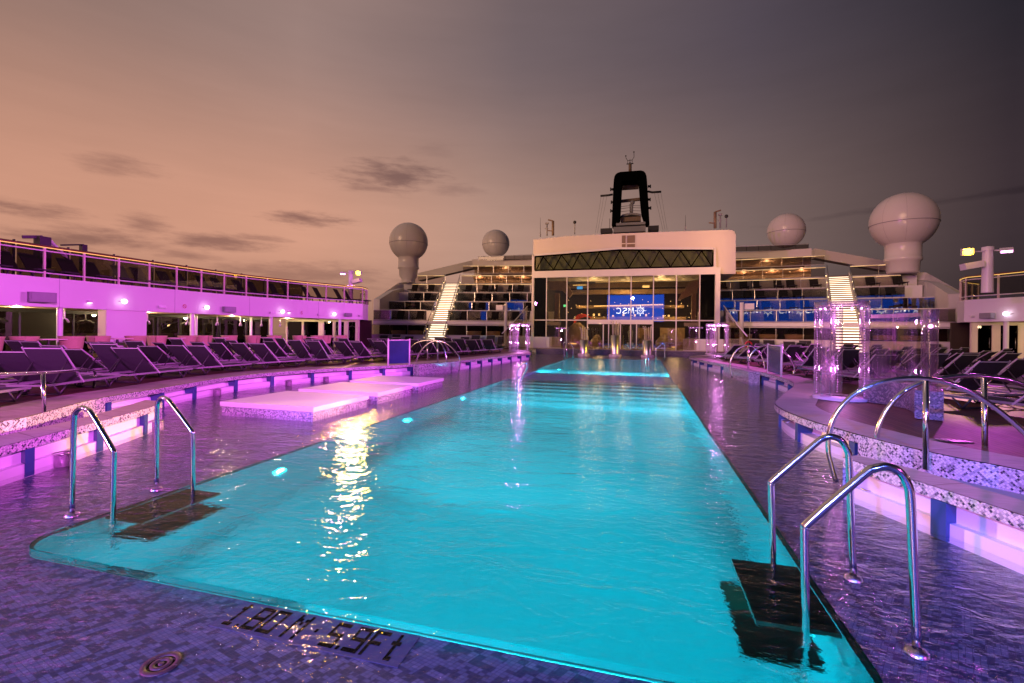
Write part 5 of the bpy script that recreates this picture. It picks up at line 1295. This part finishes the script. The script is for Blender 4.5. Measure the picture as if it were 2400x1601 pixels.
# wicker chairs and tables of the left promenade
def wchair():
    r = empty('wicker_chair', (0,0,0), 'c', 'chair')
    MB().lathe([(.27,.4),(.29,.55),(.31,.72),(.335,.80),(.345,.79),(.32,.72),(.3,.55),(.28,.4)], (0,0,0), 16, -.5-PI/2+PI*0, PI/2+PI-.6).build('backrest', M['wicker'], r)
    MB().lathe([(.0001,.36),(.27,.36),(.28,.4),(.27,.44),(.0001,.45)], (0,0,0), 16).build('seat', M['wicker'], r)
    for sx_ in (-1,1):
        for sy_ in (-1,1): MB().tube([(sx_*.17,sy_*.17,.38),(sx_*.24,sy_*.24,0)], .018, 6).build('leg', M['dark'], r)
    return r
wp = wchair(); first = True; random.seed(3)
for i in range(9):
    y = 7.2+i*2.3; x = XC-(18.9 if y < 19 else 18.2 if y < 22 else 17.2)
    for k, (dx, dy) in enumerate(((-.1,-.62),(.15,.62))):
        lab = f'wicker chair on the {"near" if k == 0 else "far"} side of the {ORD[i]} promenade table'; rz = random.uniform(-.4,.4) + (PI/2 if k == 0 else -PI/2)
        if first: wp.location = (x+dx,y+dy,ZD); wp.rotation_euler = (0,0,rz); wp['label'] = lab; wp['group'] = 'wicker chairs of the promenade'; wp.scale = (1.12,)*3; first = False
        else: dup(wp, (x+dx,y+dy,ZD), rz, lab, 'wicker chairs of the promenade', 1.12)
    t = empty('cafe_table', (x,y,ZD), f'pale square table between wicker chairs, {ORD[i]} from near end of the promenade', 'table', 'tables of the promenade')
    MB().box(x-.38,y-.38,ZD+.76,x+.38,y+.38,ZD+.8).build('table_top', M['cream'], t); MB().lathe([(.24,ZD),(.24,ZD+.02),(.04,ZD+.05),(.04,ZD+.76)], (x,y,0), 14).build('pedestal', M['dark'], t)
# towel locker near the right doors
t = empty('towel_locker', (11.2,25.5,ZD), 'cream towel locker with dark top beside the right deckhouse doors', 'locker'); MB().box(10.1,25.2,ZD,12.2,25.9,ZD+1.0).build('cabinet', M['cream'], t); MB().box(10.05,25.15,ZD+1.0,12.25,25.95,ZD+1.05).build('top', M['dark'], t)
# oval deck drain on the right coping
g = VY(2228,1032,6.6); g = G(2228,1032,ZD); t = empty('deck_drain', g, 'oval perforated drain plate at the edge of the right stone coping', 'drain')
mb = MB().lathe([(.0001,.006),(.13,.006),(.14,0)], (0,0,0), 24); mb.v = [Vector((g.x+p.x*1.6, g.y+p.y*.75, ZD-.008+p.z)) for p in mb.v]; mb.build('plate', M['satin'], t)
mb = MB()
for a in range(6):
    for b in range(3): mb.lathe([(.0001,0),(.014,0)], (g.x-.14+.056*a, g.y-.045+.045*b, ZD+.0), 8)
mb.build('drain_grille', M['black'], t)

# ================================================================ LIGHTING OF THE DECK (mast floodlights and added unseen spots)
mlx, mly, mlz = mL.x, 30.3, mL.z; mrx, mry, mrz = mR.x, 24.3, mR.z
def spot(name, loc, to, col, p, deg, blend=.6, r=.2): return lamp('SPOT', name, loc, col, p, to=to, spot_size=math.radians(deg), spot_blend=blend, shadow_soft_size=r)
spot('pink_floodlight', (mlx+.7,mly-.5,mlz-.1), (4,10,0), MAG, 1000, 120)
spot('pink_floodlight', (mrx-.7,mry-.5,mrz-.1), (-22,12,3), MAG, 16000, 75)
spot('pink_floodlight', (mrx-.7,mry-.5,mrz-.1), (-4,8,0), MAG, 1300, 110)
spot('pink_floodlight', (15.5,-9,6.8), (-22,17.5,5.2), MAG, 52000, 31, .3)  # from here to the blue fill: added unseen floods behind the camera, no masts
spot('pink_floodlight', (15.5,-9,6.8), (-9,14,0), MAG, 2500, 46)
spot('pink_floodlight', (-18.5,-9,6.8), (14,24,1.5), MAG, 11000, 62)  # added on the opposite side, likewise unseen and without a mast
spot('pink_floodlight', (-18.5,-9,6.8), (5,14,0), MAG, 1500, 36)
spot('pink_floodlight', (-18.5,-9,6.9), (0,40,0), MAG, 1500, 44)
# violet-blue fill added for the near floor, from unseen spots behind the camera
spot('blue_fill_spot', (-6.5,-11,7), (-2.2,2.5,0), (.08,.13,1.0), 15000, 40)
spot('blue_fill_spot', (3.5,-11,7), (.5,3,0), (.08,.13,1.0), 15000, 40)
spot('violet_fill_spot', (-1.6,-14,8), (-1.6,12,0), (.22,.2,1.0), 1400, 60)
spot('yellow_floodlight', (mlx+.9,mly-.6,mlz), (-6.0,8.6,.2), YEL, 2600, 8, .5)
spot('yellow_floodlight', (mrx-.9,mry-.6,mrz), (-8.3,4.6,.15), YEL, 48000, 6.5, .5)
spot('yellow_floodlight', (mrx-.9,mry-.6,mrz), (-5.4,9.3,.05), YEL, 22000, 6, .5)
spot('yellow_floodlight', (mlx+.9,mly-.6,mlz), (-1.6,4,0), (1.0,.56,.02), 1500, 46, .7, .7)
spot('yellow_floodlight', (mrx-.9,mry-.6,mrz), (6.6,12,.5), YEL, 1500, 9, .5)
spot('yellow_floodlight', (mlx+.9,mly-.6,mlz), (3.9,3.4,.15), YEL, 60000, 3.2, .5)
spot('yellow_floodlight', (mlx+.9,mly-.6,mlz), (2.35,7.4,.3), YEL, 30000, 3, .5)
spot('yellow_floodlight', (mrx-.9,mry-.3,mrz), (-7,36,.6), YEL, 9000, 14, .5)
spot('yellow_floodlight', (mlx+.9,mly-.3,mlz), (5,36,.6), YEL, 8000, 14, .5)
spot('sodium_floodlight', (mlx+.9,mly+.2,mlz+.1), (0,37.6,8.5), (1.0,.49,.2), 8800, 50)
spot('sodium_floodlight', (mrx-.9,mry+.2,mrz+.1), (-2,37.6,8.5), (1.0,.49,.2), 8800, 50)
spot('sodium_floodlight', (mlx+.9,mly+.2,mlz+.1), (-14,44,5.5), (1.0,.52,.3), 2600, 70)
spot('sodium_floodlight', (mrx-.9,mry+.2,mrz+.1), (11,44,5.5), (1.0,.52,.3), 2600, 70)
